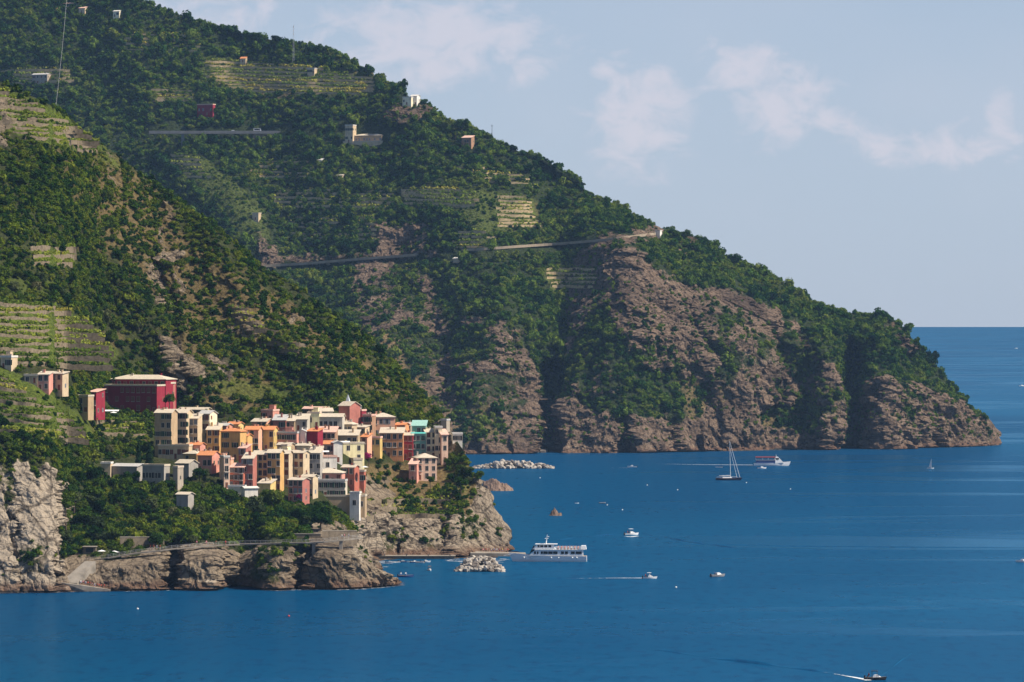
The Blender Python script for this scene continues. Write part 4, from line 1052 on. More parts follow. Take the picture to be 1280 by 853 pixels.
hs('big ochre house with orange roof and pairs of dark windows', 275, 300, 7, 539, 575, 'ochre', 'hip', 'tile', d=1655, floors=3, cols=2, wk=['open'], shut='green', bal=0.1, pitch=20)
hs('pink cottage on the top lane with a bright pink gable', 326, 341, 7, 514, 526, 'pink', 'flat', 'pinkish', d=1745, floors=1)
hs('tan roofed house on the top lane with a cream gable', 314, 333, 8, 527, 537, 'salmon', 'gable', 'slate', d=1728, floors=1)
hs('dark pink house with pale roof on the top lane', 341, 357, 0, 525, 538, 'rose', 'shed', 'grey', d=1728, floors=1)
hs('tan house with pale flat roof on the top lane', 357, 368, 0, 526, 538, 'tan', 'shed', 'slate', d=1728, floors=1)
hs('pale house with long dark verandah opening on the top lane', 369, 384, 0, 524, 538, 'bluegrey', 'shed', 'slate', d=1730, floors=1, wk=['bare'])
hs('brown pink house under an orange roof beside the yellow one', 306, 323, 0, 537, 566, 'salmon', 'gable', 'tile', d=1680, floors=3, cols=3, bal=0.5, yaw=8)
hs('yellow ochre house with an orange roof in the second row', 323, 342, 4, 537, 563, 'olive', 'gable', 'tile', d=1678, floors=2, cols=3, yaw=10, wk=['bare'])
hs('pink house with a grey roof terrace and three windows', 343, 371, 0, 542, 562, 'pink', 'flat', 'grey', d=1685, floors=2, cols=4, yaw=8, bal=0.05)
hs('white gabled house squeezed beside the dark red wall', 371, 382, 3, 539, 562, 'white', 'gable_y', 'grey', d=1690, floors=1, cols=1)
hs('windowless dark red house with an orange roof', 383, 397, 6, 539, 566, 'red', 'shed', 'tile', d=1682, floors=0, cols=0, pitch=14, sidewin=False)
hs('pale yellow house with a roof terrace and chimney blocks', 384, 399, 0, 517, 534, 'sunyellow', 'flat', 'terrace', d=1738, floors=1, yaw=4, chim=2)
hs('cream block with chimneys on the upper lane', 398, 416, 0, 514, 526, 'cream', 'gable', 'slate', d=1748, floors=1, chim=2, yaw=-10)
hs('long tan roofed house at the foot of the upper scrub', 378, 404, 3, 511, 520, 'salmon', 'gable', 'pinkish', d=1760, floors=1)
hs('long pale grey house with a row of dark windows', 398, 428, 0, 521, 540, 'bluegrey', 'gable', 'slate', d=1728, floors=1, cols=5, wk=['bare'], chim=0)
ch = hs('pink church with a pale gabled front and blind side wall', 423, 437, 9, 507, 528, 'rose', 'gable', 'slate', d=1757, yaw=36, floors=0, cols=0, name='church', cat='church', chim=0, sidewin=False, depth=7.5, pitch=24)
hs('dark red block beside the church front', 437, 452, 3, 514, 528, 'red', 'flat', 'pinkish', d=1752, floors=1, cols=2, wk=['closed'], shut='brown')
hs('tan hip roofed house below the church', 420, 440, 6, 530, 545, 'beige', 'hip', 'slate', d=1722, floors=1, cols=3, pitch=24)
hs('tall cream house with a bright sunlit flank below the church', 440, 456, 5, 534, 556, 'beige', 'shed', 'slate', d=1716, floors=2, cols=2, pitch=10)
hs('balconied tan house with white awnings under the hip roofed one', 419, 447, 0, 544, 558, 'tan', 'shed', 'slate', d=1705, floors=1, cols=4, wk=['bare'], bal=0.6)
hs('brown house with a dark glazed front beside the dark red wall', 397, 419, 0, 540, 562, 'brown', 'shed', 'pinkish', d=1696, floors=2, cols=4, wk=['bare'])
hs('pale lemon house with four dark windows in full sun', 429, 455, -5, 555, 578, 'sunyellow', 'flat', 'slate', d=1682, floors=2, cols=2, wk=['bare'], yaw=-20, bal=0.0)
hs('white gabled cottage in full sun beside the lemon house', 417, 428, -3, 553, 578, 'white', 'gable_y', 'white', d=1680, floors=2, cols=1, yaw=-18)
hs('cottage with orange roof joined to the white gable', 404, 418, 0, 555, 568, 'beige', 'gable', 'tile', d=1686, floors=1, cols=3, wk=['bare'])
# the tall front row
hs('tall beige tenement front under a wide tan roof', 316, 334, 0, 568, 606, 'yellow', 'gable', 'slate', d=1612, floors=4, cols=3, wk=['bare', 'open'], shut='green', bal=0.35, yaw=9, depth=8)
hs('deep red tenement beside the beige front', 303, 316, 0, 573, 610, 'rose', 'shed', 'slate', d=1610, floors=4, cols=2, shut='grey', bal=0.5, yaw=9)
hs('low wine red house with a pinkish roof and dark balconies', 286, 304, 3, 584, 610, 'brick', 'shed', 'pinkish', d=1606, floors=3, cols=3, shut='grey', bal=0.6)
hs('tall golden tenement with five rows of dark windows', 334, 350, 0, 566, 612, 'ochre', 'gable', 'slate', d=1606, floors=5, cols=3, wk=['bare', 'bare', 'closed'], bal=0.45, yaw=9)
hs('narrow tan tenement with brown shutters', 350, 361, 0, 567, 606, 'beige', 'gable', 'slate', d=1609, floors=4, cols=2, wk=['closed'], shut='brown', yaw=9, bal=0.1)
hs('broad tan tenement with rows of brown shutters and a bright flank', 361, 379, 7, 566, 606, 'beige', 'gable', 'slate', d=1607, floors=4, cols=3, wk=['closed', 'closed', 'bare'], shut='brown', bal=0.15, pitch=17)
hs('bright yellow stair tower on the front row roofs', 352, 359, 3, 558, 568, 'sunyellow', 'flat', 'slate', d=1612, floors=0, cols=0, name='stair_tower', cat='tower', chim=0, depth=3.5, sidewin=False, foot=2, gv=606, off=5)
hs('squat red house with a purple creeper under the tan tenement', 360, 378, 8, 600, 628, 'rose', 'gable', 'slate', d=1578, floors=3, cols=3, wk=['bare', 'closed'], shut='grey', pitch=14)
hs('salmon cottage with an orange roof and deep dark loggia', 246, 265, 9, 569, 590, 'pink', 'gable', 'tile', d=1625, floors=1, cols=3, wk=['bare'], pitch=22)
hs('pale pink house with a low orange lean to', 274, 288, 0, 575, 596, 'salmon', 'flat', 'pinkish', d=1622, floors=2, cols=2, wk=['bare'])
hs('slim whitish pink stair house in full sun', 280, 287, -3, 572, 610, 'peach', 'flat', 'white', d=1602, floors=4, cols=1, yaw=-22, wk=['bare'], depth=5)
hs('tan roofed cottage above the umbrella pine', 229, 246, 8, 567, 580, 'ochre', 'hip', 'slate', d=1640, floors=1, cols=2, pitch=20)
hs('grey chapel with a pediment lit by the sun', 219, 236, 10, 579, 598, 'grey', 'gable', 'slate', d=1610, floors=0, cols=0, yaw=30, name='chapel', cat='chapel', chim=0, sidewin=False, depth=6.5, pitch=22)
hs('long low tan house at the foot of the tan tenement', 197, 236, 0, 558, 574, 'beige', 'flat', 'slate', d=1672, floors=1, cols=8, wk=['bare', 'closed'], chim=0, yaw=10)
hs('small house with white parapet joined to the colonnaded hall', 216, 222, 6, 585, 612, 'stone', 'flat', 'terrace', d=1590, floors=1, cols=1, wk=['bare'], chim=0, depth=5)
hs('dark colonnaded hall with a bright roof edge above the trees', 177, 205, 5, 583, 608, 'grey', 'flat', 'slate', d=1592, floors=1, cols=7, wk=['bare'], name='colonnaded_hall', cat='hall', chim=0)
hs('long low shed with a grey tiled roof over the tree tops', 137, 171, 4, 583, 600, 'grey', 'shed', 'grey', d=1598, floors=0, cols=0, name='tiled_shed', cat='shed', chim=0, sidewin=False, pitch=12, depth=5)
hs('pale end block of the long tiled shed', 126, 138, 0, 580, 598, 'beige', 'flat', 'white', d=1596, floors=0, cols=0, name='shed_block', cat='shed', chim=0, sidewin=False, depth=5)
hs('lone grey hut with a tan roof among the trees', 220, 235, 4, 618, 640, 'grey', 'gable', 'slate', d=1556, floors=0, cols=1, name='hut', cat='hut', chim=0, depth=5, pitch=17, sidewin=False)
hs('low white sunlit outbuilding below the wine red house', 306, 322, -3, 610, 626, 'white', 'gable', 'white', d=1574, floors=0, cols=0, name='outbuilding', cat='shed', chim=0, yaw=-24, depth=4, pitch=14)
hs('low cream garden wall house beside the white outbuilding', 285, 306, 0, 609, 620, 'cream', 'flat', 'white', d=1582, floors=0, cols=0, name='outbuilding', cat='shed', chim=0, depth=3)
# right of the front row, down to the sea wall
hs('white terrace house with a blue awning above the pink pavilion', 398, 421, 0, 572, 592, 'white', 'flat', 'pinkish', d=1650, yaw=-14, floors=1, cols=3, wk=['bare'], chim=0)
hs('dark shaded house with tall windows below the white terrace', 386, 400, 0, 566, 600, 'grey', 'shed', 'slate', d=1648, floors=3, cols=3, wk=['bare', 'open'], bal=0.3)
hs('pink pavilion house under a broad pale hipped roof', 390, 427, 0, 591, 604, 'pink', 'hip', 'slate', d=1628, floors=1, cols=5, wk=['bare', 'closed'], pitch=17, yaw=5, depth=11, chim=0)
hs('pale blue grey house on the sea wall below the pink pavilion', 389, 431, 0, 602, 622, 'bluegrey', 'flat', 'grey', d=1618, foot=2, floors=2, cols=6, wk=['bare', 'open'], yaw=5, depth=8, chim=0)
hs('brick red house with a tan roof beside the pink pavilion', 427, 443, 5, 584, 606, 'brick', 'gable', 'slate', d=1640, floors=2, cols=2, pitch=20)
hs('cream turret block beside the brick red house', 442, 453, 0, 575, 592, 'cream', 'flat', 'slate', d=1652, yaw=-14, floors=1, cols=1, chim=0)
hs('small terracotta house with a green door over the sea wall', 443, 455, 0, 590, 606, 'brick', 'flat', 'terrace', d=1646, floors=1, cols=2, chim=0, yaw=4)
sea_wall = hs('stone sea wall block with dark arches below the village', 392, 456, 0, 621, 641, 'tan', 'flat', 'slate', d=1612, floors=1, cols=7, skip=0.6, name='sea_wall', cat='wall', chim=0, foot=2, depth=9, wk=['bare'], door=False, yaw=3)
hs('white windowed tower standing against the sea wall', 437, 449, 3, 617, 642, 'white', 'flat', 'white', d=sea_wall.location.y - 7.5, T=TN, floors=1, cols=1, foot=3, name='white_tower', cat='tower', chim=0, depth=4, wk=['bare'], skip=0, door=False, yaw=10)
# promontory houses
hs('mustard house with a pale green shutter by the bougainvillea', 456, 475, 0, 548, 570, 'olive', 'flat', 'pinkish', d=1716, floors=2, cols=3, wk=['closed', 'bare'], shut='green', chim=0)
hs('tall salmon house with a low hipped roof above the orange one', 466, 494, -4, 521, 548, 'salmon', 'hip', 'slate', d=1738, floors=2, cols=4, wk=['bare', 'open'], yaw=-8, depth=9)
hs('orange house with balconied windows in two rows', 475, 504, 0, 541, 572, 'orange', 'shed', 'slate', d=1722, floors=3, cols=4, wk=['bare', 'open'], shut='grey', bal=0.5, yaw=3)
hs('narrow crimson house between the orange and the teal ones', 504, 516, 0, 544, 574, 'crimson', 'gable', 'slate', d=1722, floors=3, cols=2, wk=['closed'], shut='brown', yaw=6)
hs('grey slate roofed house squeezed behind the crimson one', 496, 513, 0, 532, 550, 'stone', 'gable', 'grey', d=1745, floors=1, cols=2)
hs('teal house with green and white awning roofs', 514, 532, 0, 543, 574, 'teal', 'flat', 'green', d=1720, floors=3, cols=3, wk=['bare', 'closed'], shut='green', bal=0.3, chim=0, yaw=3)
hs('glazed green attic on the teal house', 515, 532, 0, 532, 545, 'teal', 'shed', 'green', d=1726, floors=1, cols=3, wk=['bare'], chim=0, yaw=3, door=False, name='attic_storey', foot=2, gv=574, off=4)
hs('cream house in full sun beside the teal one', 532, 546, 0, 540, 574, 'cream', 'gable', 'slate', d=1722, floors=4, cols=2, wk=['bare', 'closed'], shut='brown', yaw=-14)
hs('tall cream tower house with stacked balconies', 544, 553, 0, 535, 576, 'cream', 'flat', 'white', d=1718, floors=4, cols=2, wk=['bare'], bal=0.7, yaw=-6, chim=0)
hs('slim pale pink house at the end of the row', 552, 560, 0, 543, 578, 'peach', 'shed', 'pinkish', d=1720, floors=3, cols=1, wk=['bare'], yaw=-12, chim=0)
hs('little white bar house with open front out on the point', 566, 578, 0, 543, 553, 'white', 'flat', 'white', d=1746, floors=1, cols=3, wk=['bare'], chim=0, skip=0, door=False, yaw=-8, depth=5)
hs('grey stone watch tower ruin behind the cream houses', 551, 558, 3, 526, 545, 'stone', 'flat', 'grey', d=1772, floors=0, cols=0, name='stone_tower', cat='tower', chim=0, depth=4, sidewin=False)
hs('pink villa on the cliff garden with a dark ground floor', 521, 546, -6, 572, 600, 'peach', 'hip', 'slate', d=1708, floors=3, cols=3, wk=['bare'], yaw=-12, pitch=20, chim=1)
hs('pink side wing of the cliff garden villa', 511, 521, 0, 580, 602, 'pink', 'shed', 'pinkish', d=1712, floors=2, cols=1, wk=['bare'], yaw=10, chim=0)

# houses filling the lanes between
hs('narrow purple shaded house between the big ochre house and the red tenement', 298, 307, 4, 560, 592, 'rose', 'shed', 'pinkish', floors=3, cols=1, bal=.5)
hs('tan roofed loft house behind the golden tenement', 346, 362, 4, 556, 574, 'tan', 'gable', 'slate', floors=1, cols=3)
hs('cream loft house with a tan roof behind the broad tan tenement', 370, 386, 5, 557, 574, 'cream', 'gable', 'slate', floors=1, cols=2)
hs('narrow brown house behind the church flank', 453, 464, 3, 520, 550, 'brown', 'flat', 'pinkish', floors=3, cols=2, bal=.2)
hs('salmon lean to between the tall cream house and the mustard house', 451, 459, 3, 546, 568, 'salmon', 'shed', 'tile', floors=2, cols=1)
hs('ochre house with a brown balcony between the two orange roofs', 300, 309, 2, 545, 570, 'ochre', 'gable', 'tile', floors=2, cols=1, bal=1)
hs('peach house with a flat terrace above the dark shaded house', 384, 398, 3, 560, 578, 'peach', 'flat', 'terrace', floors=1, cols=2)
hs('yellow house peeping over the big ochre roof', 284, 298, 4, 530, 546, 'yellow', 'gable', 'tile', floors=1, cols=2)
hs('small pink house over the tan roofed cottage', 236, 250, 3, 556, 574, 'pink', 'gable', 'tile', floors=1, cols=2)
hs('beige house stepping down beside the squat red house', 376, 391, 4, 596, 622, 'beige', 'gable', 'slate', floors=2, cols=2, off=3)
hs('ochre house low on the lane below the deep red tenement', 322, 338, 3, 604, 618, 'yellow', 'shed', 'slate', floors=1, cols=2)
hs('orange washed house beside the salmon house on the point', 494, 506, 3, 531, 556, 'orange', 'gable', 'tile', floors=2, cols=2)

# bell tower with its slate spire behind the church
c0 = P(435, 507, ch.location.y + 6.0)
bt = empty('bell_tower', (c0.x, c0.y, c0.z - 4), -0.3)
MB().box(-1.1, 1.1, -1.1, 1.1, -8, 4.2).build('shaft', wall_mat('grey'), bt)
b = MB().box(-1.35, 1.35, -1.35, 1.35, 4.2, 4.5); b.poly([(-1.2, -1.2, 4.5), (1.2, -1.2, 4.5), (1.2, 1.2, 4.5), (-1.2, 1.2, 4.5), (0, 0, 9.0)], [(0, 1, 4), (1, 2, 4), (2, 3, 4), (3, 0, 4)]); sp = b.build('spire', principled('spire_slate', (0.48, 0.52, 0.55), 0.7), bt)
MB().tube((0, 0, 8.9), (0, 0, 10.0), 0.06).build('cross', m_rail, sp)
for k in range(2): MB().box(-0.35, 0.35, -1.13, -1.08, 1.6, 3.4).build('belfry_opening', m_glass, bt, loc=(0, 0, 0), rz=-math.pi / 2 * k * -1)
tag(bt, 'small grey bell tower with a pointed spire behind the pink church', 'tower')
# the church front: doorway, round windows
for x, z, q in ((-1.6, 3.6, .8), (1.6, 3.6, .8), (0, 5.6, .9)):
    w = link('window', win_mesh('bare', 'brown'), ch, (7.0 / F * 1757, x, z)); w.rotation_euler = (0, 0, math.pi / 2); w.scale = (q, 1, q)

# awnings, parasols, dishes
m_white_cloth = principled('white_canvas', (0.82, 0.81, 0.78), 0.85)
m_teal_cloth = principled('teal_canvas', (0.10, 0.46, 0.40), 0.85)
def awning(u, v, d, w, dep, label, mat, yaw=0.0):
    p = P(u, v, d); o = empty('awning', (p.x, p.y, p.z - 2.2), yaw)
    MB().poly([(-w/2,-dep,1.9),(w/2,-dep,1.9),(w/2,0,2.4),(-w/2,0,2.4),(-w/2,-dep,1.84),(w/2,-dep,1.84),(w/2,0,2.34),(-w/2,0,2.34)], [(0,1,2,3),(7,6,5,4),(4,5,1,0),(5,6,2,1),(6,7,3,2),(7,4,0,3)]).build('canvas', mat, o)
    for x in (-w / 2 + .1, w / 2 - .1): MB().tube((x, -dep + .1, -1.2), (x, -dep + .1, 1.88), 0.05).build('post', m_rail, o)
    tag(o, label, 'awning')
awning(138, 513, 1700, 7.5, 3.5, 'white awning over the terrace below the crimson palazzo', m_white_cloth)
awning(403, 564, 1646, 5.6, 3.0, 'white awning on the terrace above the pink pavilion', m_white_cloth)
awning(523, 541, 1716, 6.2, 2.0, 'teal awning across the front of the teal house', m_teal_cloth)
awning(321, 575, 1600, 2.6, 1.6, 'small white awning at the side of the deep red tenement', m_white_cloth)
awning(430, 552, 1694, 5.0, 1.6, 'white awning over the balcony below the hip roofed house', m_white_cloth)
def parasol(u, v, d, label, mat=None, R=1.6):
    p = P(u, v, d); o = empty('parasol', (p.x, p.y, p.z - 2.3)); n = 8; V = [(0, 0, 2.75)] + [(R * math.cos(6.283 * i / n), R * math.sin(6.283 * i / n), 2.25) for i in range(n)]
    MB().poly(V, [(0, 1 + i, 1 + (i + 1) % n) for i in range(n)]).build('canopy', mat or m_white_cloth, o); MB().tube((0, 0, 0), (0, 0, 2.7), 0.04).build('pole', m_rail, o)
    tag(o, label, 'parasol')
parasol(456, 584, 1660, 'white parasol on the terrace of the small terracotta house')
parasol(142, 516, 1690, 'white parasol beside the awning of the palazzo terrace')
parasol(127, 689, 1474, 'white parasol at the beach bar on the walkway')
parasol(143, 690, 1474, 'large white parasol beside the beach bar hut', R=2.2)
def dish(u, v, d, label):
    p = P(u, v, d); o = empty('satellite_dish', (p.x, p.y, p.z - .8)); b = MB(); n = 10
    V = [(0, 0, .8)] + [(.75 * math.cos(6.283 * i / n), -.22, .8 + .75 * math.sin(6.283 * i / n)) for i in range(n)]
    b.poly(V, [(0, 1 + (i + 1) % n, 1 + i) for i in range(n)]).build('reflector', m_white_cloth, o); MB().tube((0, 0.02, -.4), (0, 0.02, .8), .05).build('arm', m_rail, o); tag(o, label, 'dish')
dish(98.5, 496, 1712, 'white dish on the roof of the small tan house')
dish(450, 509, 1748, 'white dish on the dark red block by the church')
dish(189.5, 550, 1690, 'white dish at the foot of the tall tan tenement')
dish(399, 596, 1626, 'white dish beside the pink pavilion roof')

# ------------------------------------------------------------------ scattered buildings on the big hill
def fhs(label, u0, u1, side, ve, vb, wall, roof='flat', rc='slate', **kw):
    d = kw.pop('d', None) or ground(TF, (u0 + u1) / 2, vb) - 3
    kw.setdefault('group', None)
    return hs(label, u0, u1, side, ve, vb, wall, roof, rc, d=d, T=TF, **kw)
fhs('pale block at the end of the hillside hotel', 431, 441, 4, 157, 178, 'beige', 'flat', 'white', floors=2, name='hotel_block', cat='building', chim=0, foot=14)
fhs('low tan hillside hotel with a pale terrace roof', 440, 477, 5, 169, 180, 'tan', 'hip', 'slate', floors=1, name='hotel', cat='building', pitch=14, chim=0, foot=14, depth=12)
fhs('long retaining base below the hillside hotel', 428, 478, 4, 177, 186, 'beige', 'flat', 'slate', floors=0, cols=0, name='terrace_base', cat='building', chim=0, foot=14, d=ground(TF, 455, 182) - 6, sidewin=False)
fhs('small red house above the end of the viaduct', 246, 266, 3, 131, 144, 'red', 'flat', 'pinkish', floors=1, cols=4, name='hill_house', chim=0, wk=['closed'], shut='grey', foot=3)
fhs('old stone house with a pale roof high on the left slope', 39, 59, 4, 93, 106, 'stone', 'gable', 'grey', floors=2, cols=4, name='stone_farmhouse', foot=3)
fhs('white house with arched openings on the rocky shoulder', 503, 514, 4, 122, 131, 'cream', 'flat', 'white', floors=1, name='hill_house', foot=3, chim=0)
fhs('white gabled house beside the arched one on the rocky shoulder', 513, 521, 4, 120, 131, 'white', 'gable', 'white', floors=1, name='hill_house', foot=3, chim=0)
fhs('brown house with a pale lean to roof near the lone round tree', 577, 589, 4, 172, 182, 'brown', 'shed', 'pinkish', floors=1, name='hill_house', foot=3, chim=0)
fhs('low white hut in the wide stepped vineyard', 384, 393, 3, 86, 92, 'beige', 'flat', 'grey', floors=1, name='vineyard_hut', cat='hut', chim=0, foot=5)
fhs('tiny hut with an orange roof at the top of the stepped vineyard', 300, 307, 3, 73, 78, 'beige', 'gable', 'tile', floors=1, cols=1, name='vineyard_hut', cat='hut', chim=0, foot=5, pitch=28)
fhs('little cream house below the summit woods', 141, 149, 3, 14, 21, 'cream', 'gable', 'white', floors=1, cols=2, name='hill_house', chim=0, foot=3)
fhs('long tan house near the summit above the stone house', 70, 92, 3, 4, 9, 'tan', 'gable', 'pinkish', floors=1, name='hill_house', chim=0, foot=3)
fhs('ruined pale cottage in the summit woods', 98, 106, 3, 10, 16, 'beige', 'shed', 'pinkish', floors=1, cols=1, name='hill_house', chim=0, foot=3)
fhs('white cottage in the summit woods beside a clearing', 64, 70, 2, 11, 16, 'beige', 'gable', 'tile', floors=1, cols=1, name='hill_house', chim=0, foot=3)
fhs('flat pale roofed shed below the coast road', 566, 579, 2, 323, 327, 'beige', 'shed', 'white', floors=0, cols=0, name='road_shed', cat='shed', chim=0, foot=6, sidewin=False, pitch=14)
fhs('small pale pump house on the spur below the viaduct', 315, 323, 3, 267, 275, 'beige', 'flat', 'slate', floors=1, cols=1, name='pump_house', cat='hut', chim=0, foot=3)
fhs('white hut on the bend of the coast road at the headland crest', 819, 825, 2, 289, 294, 'white', 'flat', 'white', floors=0, cols=0, name='road_hut', cat='hut', chim=0, foot=4, sidewin=False)
fhs('tiny pale shed in the scrub under the hillside hotel', 396, 402, 2, 200, 203, 'white', 'shed', 'white', floors=0, cols=0, name='garden_shed', cat='shed', chim=0, foot=4, sidewin=False)
fhs('second pale shed in the scrub farther below the hotel', 421, 428, 2, 219, 223, 'beige', 'shed', 'slate', floors=0, cols=0, name='garden_shed', cat='shed', chim=0, foot=4, sidewin=False)
# radio mast
p = hit(TF, 367, 76); mz = P(367, 31, p.y).z - p.z
ms = empty('radio_mast', p); mb = MB()
for sx, sy in ((-.8, -.6), (.8, -.6), (0, .9)): mb.tube((sx, sy, -2), (sx * .35, sy * .35, mz), .09, .05)
for k in range(12): z = k * mz / 12; mb.box(-.8 + .04 * k, .8 - .04 * k, -.5, -.4, z, z + .16)
mb.build('lattice', principled('mast_steel', (0.45, 0.46, 0.48), 0.6), ms)
for k in range(3): MB().box(-.5, .5, -1.2, -.8, mz - 3 - 3 * k, mz - 1.4 - 3 * k).build('antenna_panel', m_white_cloth, ms)
tag(ms, 'thin lattice radio mast on the wooded crest', 'mast')
p = hit(TF, 615, 172)
tag(MB().tube((0, 0, -2), (0, 0, 11), .22, .15).box(-1, 1, -.1, .1, 9.6, 9.9).build('utility_pole', m_rail, loc=p), 'bare utility pole on the crest right of the lone round tree', 'pole')

# viaduct
m_conc = principled('road_concrete', (0.20, 0.195, 0.19), 0.9, 0.1, var=0.25, scale=0.2)
m_asph = principled('asphalt', (0.06, 0.06, 0.062), 0.9, 0.2, var=0.2, scale=0.4)
dvd = float(np.percentile([ground(TF, u, 170) for u in range(190, 390, 6)], 25)) - 2
def vx(u, dd=0): return (u - 640) / F * (dvd + dd)
za = P(190, 164, dvd).z; zb_ = P(400, 163, dvd).z
via = empty('viaduct', (vx(267), dvd, za - 12))
x0, x1 = vx(186) - vx(267), vx(400) - vx(267)
MB().box(x0, x1, 0, 8, 9.6, 11.4).build('deck', m_conc, via)
MB().box(x0, x1, .4, 7.6, 11.4, 11.41).build('roadway', m_asph, via)
for y in (0.02, 7.7): MB().box(x0, x1, y, y + .28, 11.4, 12.2).build('parapet', m_conc, via)
for u, w in ((228, 1.2), (267, 1.2)): MB().box(vx(u) - vx(267) - w, vx(u) - vx(267) + w, 2, 6, -14, 9.6).build('pillar', m_conc, via)
MB().box(vx(316) - vx(267), vx(352) - vx(267), .6, 8, 3.5, 9.6).build('abutment', m_dry_wall, via)
MB().box(vx(352) - vx(267), vx(400) - vx(267), .6, 8, 6.5, 9.6).build('abutment', m_dry_wall, via)
tag(via, 'concrete road viaduct crossing the gully high on the big slope', 'viaduct')
m_carw = principled('white_car_paint', (0.75, 0.75, 0.75), 0.3, 0.5); m_tyre = principled('tyre', (0.02, 0.02, 0.02), 0.9)
def vehicle(name, u, L, Hh, label, van):
    o = empty(name, (vx(u, 4), dvd + 4, za - 12 + 11.42)); w = 1.0; b = MB()
    prof = [(-L/2, .35), (L/2, .35), (L/2, .95), (L/2 - .35, 1.05), (L/2 - 1.1, Hh), (-L/2 + .05, Hh), (-L/2, 1.0)] if van else [(-L/2, .35), (L/2, .35), (L/2, .75), (L/2 - .9, .9), (L/2 - 1.6, Hh), (-L/2 + .9, Hh), (-L/2 + .15, .9), (-L/2, .8)]
    n = len(prof); V = [(x, -w, z) for x, z in prof] + [(x, w, z) for x, z in prof]
    b.poly(V, [tuple(range(n))] + [tuple(range(2 * n - 1, n - 1, -1))] + [(i, n + i, n + (i + 1) % n, (i + 1) % n) for i in range(n)]); b.build('body', m_carw, o)
    for sx in (-1, 1):
        for sy in (-1, 1): MB().tube((sx * (L / 2 - .85), sy * .78, .36), (sx * (L / 2 - .85), sy * 1.03, .36), .36, n=10).build('wheel', m_tyre, o)
    MB().box(L/2 - 2.0, L/2 - 1.3, -1.02, -1.005, 1.15, Hh - .2).build('window', m_glass, o)
    if van: MB().box(-L/2 + .6, L/2 - 2.2, -1.02, -1.005, 1.4, Hh - .25).build('window', m_glass, o)
    tag(o, label, 'van' if van else 'car')
vehicle('van', 322, 7.0, 3.0, 'white van driving over the viaduct', True)
vehicle('car', 292, 4.4, 1.45, 'small white car crossing the viaduct behind the van', False)

# coast road cut into the big slope
def road(T, pts, w, name):
    us = np.arange(pts[0][0], pts[-1][0], 5.0); vs = np.interp(us, [a for a, b in pts], [b for a, b in pts])
    ds = np.array([ground(T, u, v) for u, v in zip(us, vs)])
    for _ in range(10): ds[1:-1] = (ds[:-2] + 2 * ds[1:-1] + ds[2:]) / 4
    b = MB(); P0 = [P(u, v, d - 4) for u, v, d in zip(us, vs, ds)]; n = len(P0); V = []
    for p in P0: V += [(p.x, p.y, p.z - 1.6), (p.x, p.y - .02, p.z + .5), (p.x, p.y + .4, p.z + .5), (p.x, p.y + .4, p.z), (p.x, p.y + w, p.z), (p.x, p.y + w + .5, p.z - 5)]
    fs = []; 
    for i in range(n - 1):
        for k in range(5): fs.append((6 * i + k, 6 * i + 6 + k, 6 * i + 7 + k, 6 * i + 1 + k))
    tag(b.poly(V, fs).build(name, principled('pale_road', (0.34, 0.275, 0.20), 0.95, 0.05, var=0.3, scale=0.2)), kind='structure')
road(TF, [(330, 332), (380, 329), (440, 324), (520, 318), (560, 313), (600, 311), (640, 308), (700, 304), (760, 299), (800, 294), (824, 291)], 5, 'road')
# ------------------------------------------------------------------ trees one can tell apart
plant_zone(TN, [(80, 600), (125, 596), (175, 606), (212, 612), (216, 640), (240, 645), (220, 684), (120, 690), (80, 700)], 60, 2.0, 4.2, 'dense dark green tree in the wood below the tiled shed', 'trees in the wood below the village', 101, gap=.55)
plant_zone(TN, [(216, 645), (250, 622), (290, 624), (330, 628), (380, 640), (420, 645), (420, 656), (350, 664), (300, 672), (220, 686)], 48, 1.8, 3.6, 'dark green tree in the wood under the front row houses', 'trees in the wood under the front row', 102, gap=.55)
plant_zone(TN, [(60, 545), (120, 548), (180, 570), (120, 578), (126, 598), (84, 604), (70, 570)], 22, 1.8, 3.4, 'green tree on the slope between the knoll vineyard and the tiled shed', 'trees beside the knoll vineyard', 103, gap=.6)
plant_zone(TN, [(0, 535), (70, 552), (60, 575), (30, 566), (0, 585)], 12, 1.6, 3.2, 'dark tree on the brow of the pale sea cliff', 'trees on the cliff brow', 104, gap=.6)
plant_zone(TN, [(0, 340), (130, 345), (180, 380), (190, 430), (150, 440), (112, 396), (70, 378), (0, 374)], 40, 2.0, 3.8, 'dark tree in the grove above the broad vineyard terraces', 'trees in the grove over the broad terraces', 105, gap=.6)
plant_zone(TN, [(70, 440), (190, 420), (215, 470), (180, 466), (120, 470), (90, 470)], 24, 1.8, 3.6, 'dark tree in the grove above the crimson palazzo', 'trees in the grove over the palazzo', 106, gap=.6)
plant_zone(TN, [(0, 200), (100, 210), (170, 280), (180, 340), (100, 340), (40, 305), (0, 310)], 40, 1.8, 3.4, 'round tree scattered in the scrub of the upper near slope', 'trees scattered on the upper near slope', 107, gap=.8)
plant_zone(TN, [(215, 480), (330, 500), (420, 490), (480, 515), (420, 508), (320, 516), (230, 510)], 14, 1.4, 2.8, 'green tree on the dry slope just above the village roofs', 'trees above the village roofs', 108, gap=.8)
plant_zone(TN, [(120, 518), (190, 518), (192, 570), (170, 574), (120, 560)], 14, 1.4, 2.6, 'garden tree between the crimson palazzo and the tan tenement', 'garden trees under the palazzo', 109, gap=.7)
plant_zone(TN, [(560, 575), (590, 572), (598, 600), (585, 612), (560, 610)], 9, 1.4, 2.6, 'bright green tree on the point beside the pink villa', 'trees on the point', 110, gap=.6)
plant_zone(TN, [(460, 568), (508, 572), (508, 588), (470, 590), (460, 580)], 9, 1.2, 2.0, 'clipped garden tree below the orange house', 'garden trees below the orange house', 111, gap=.7)
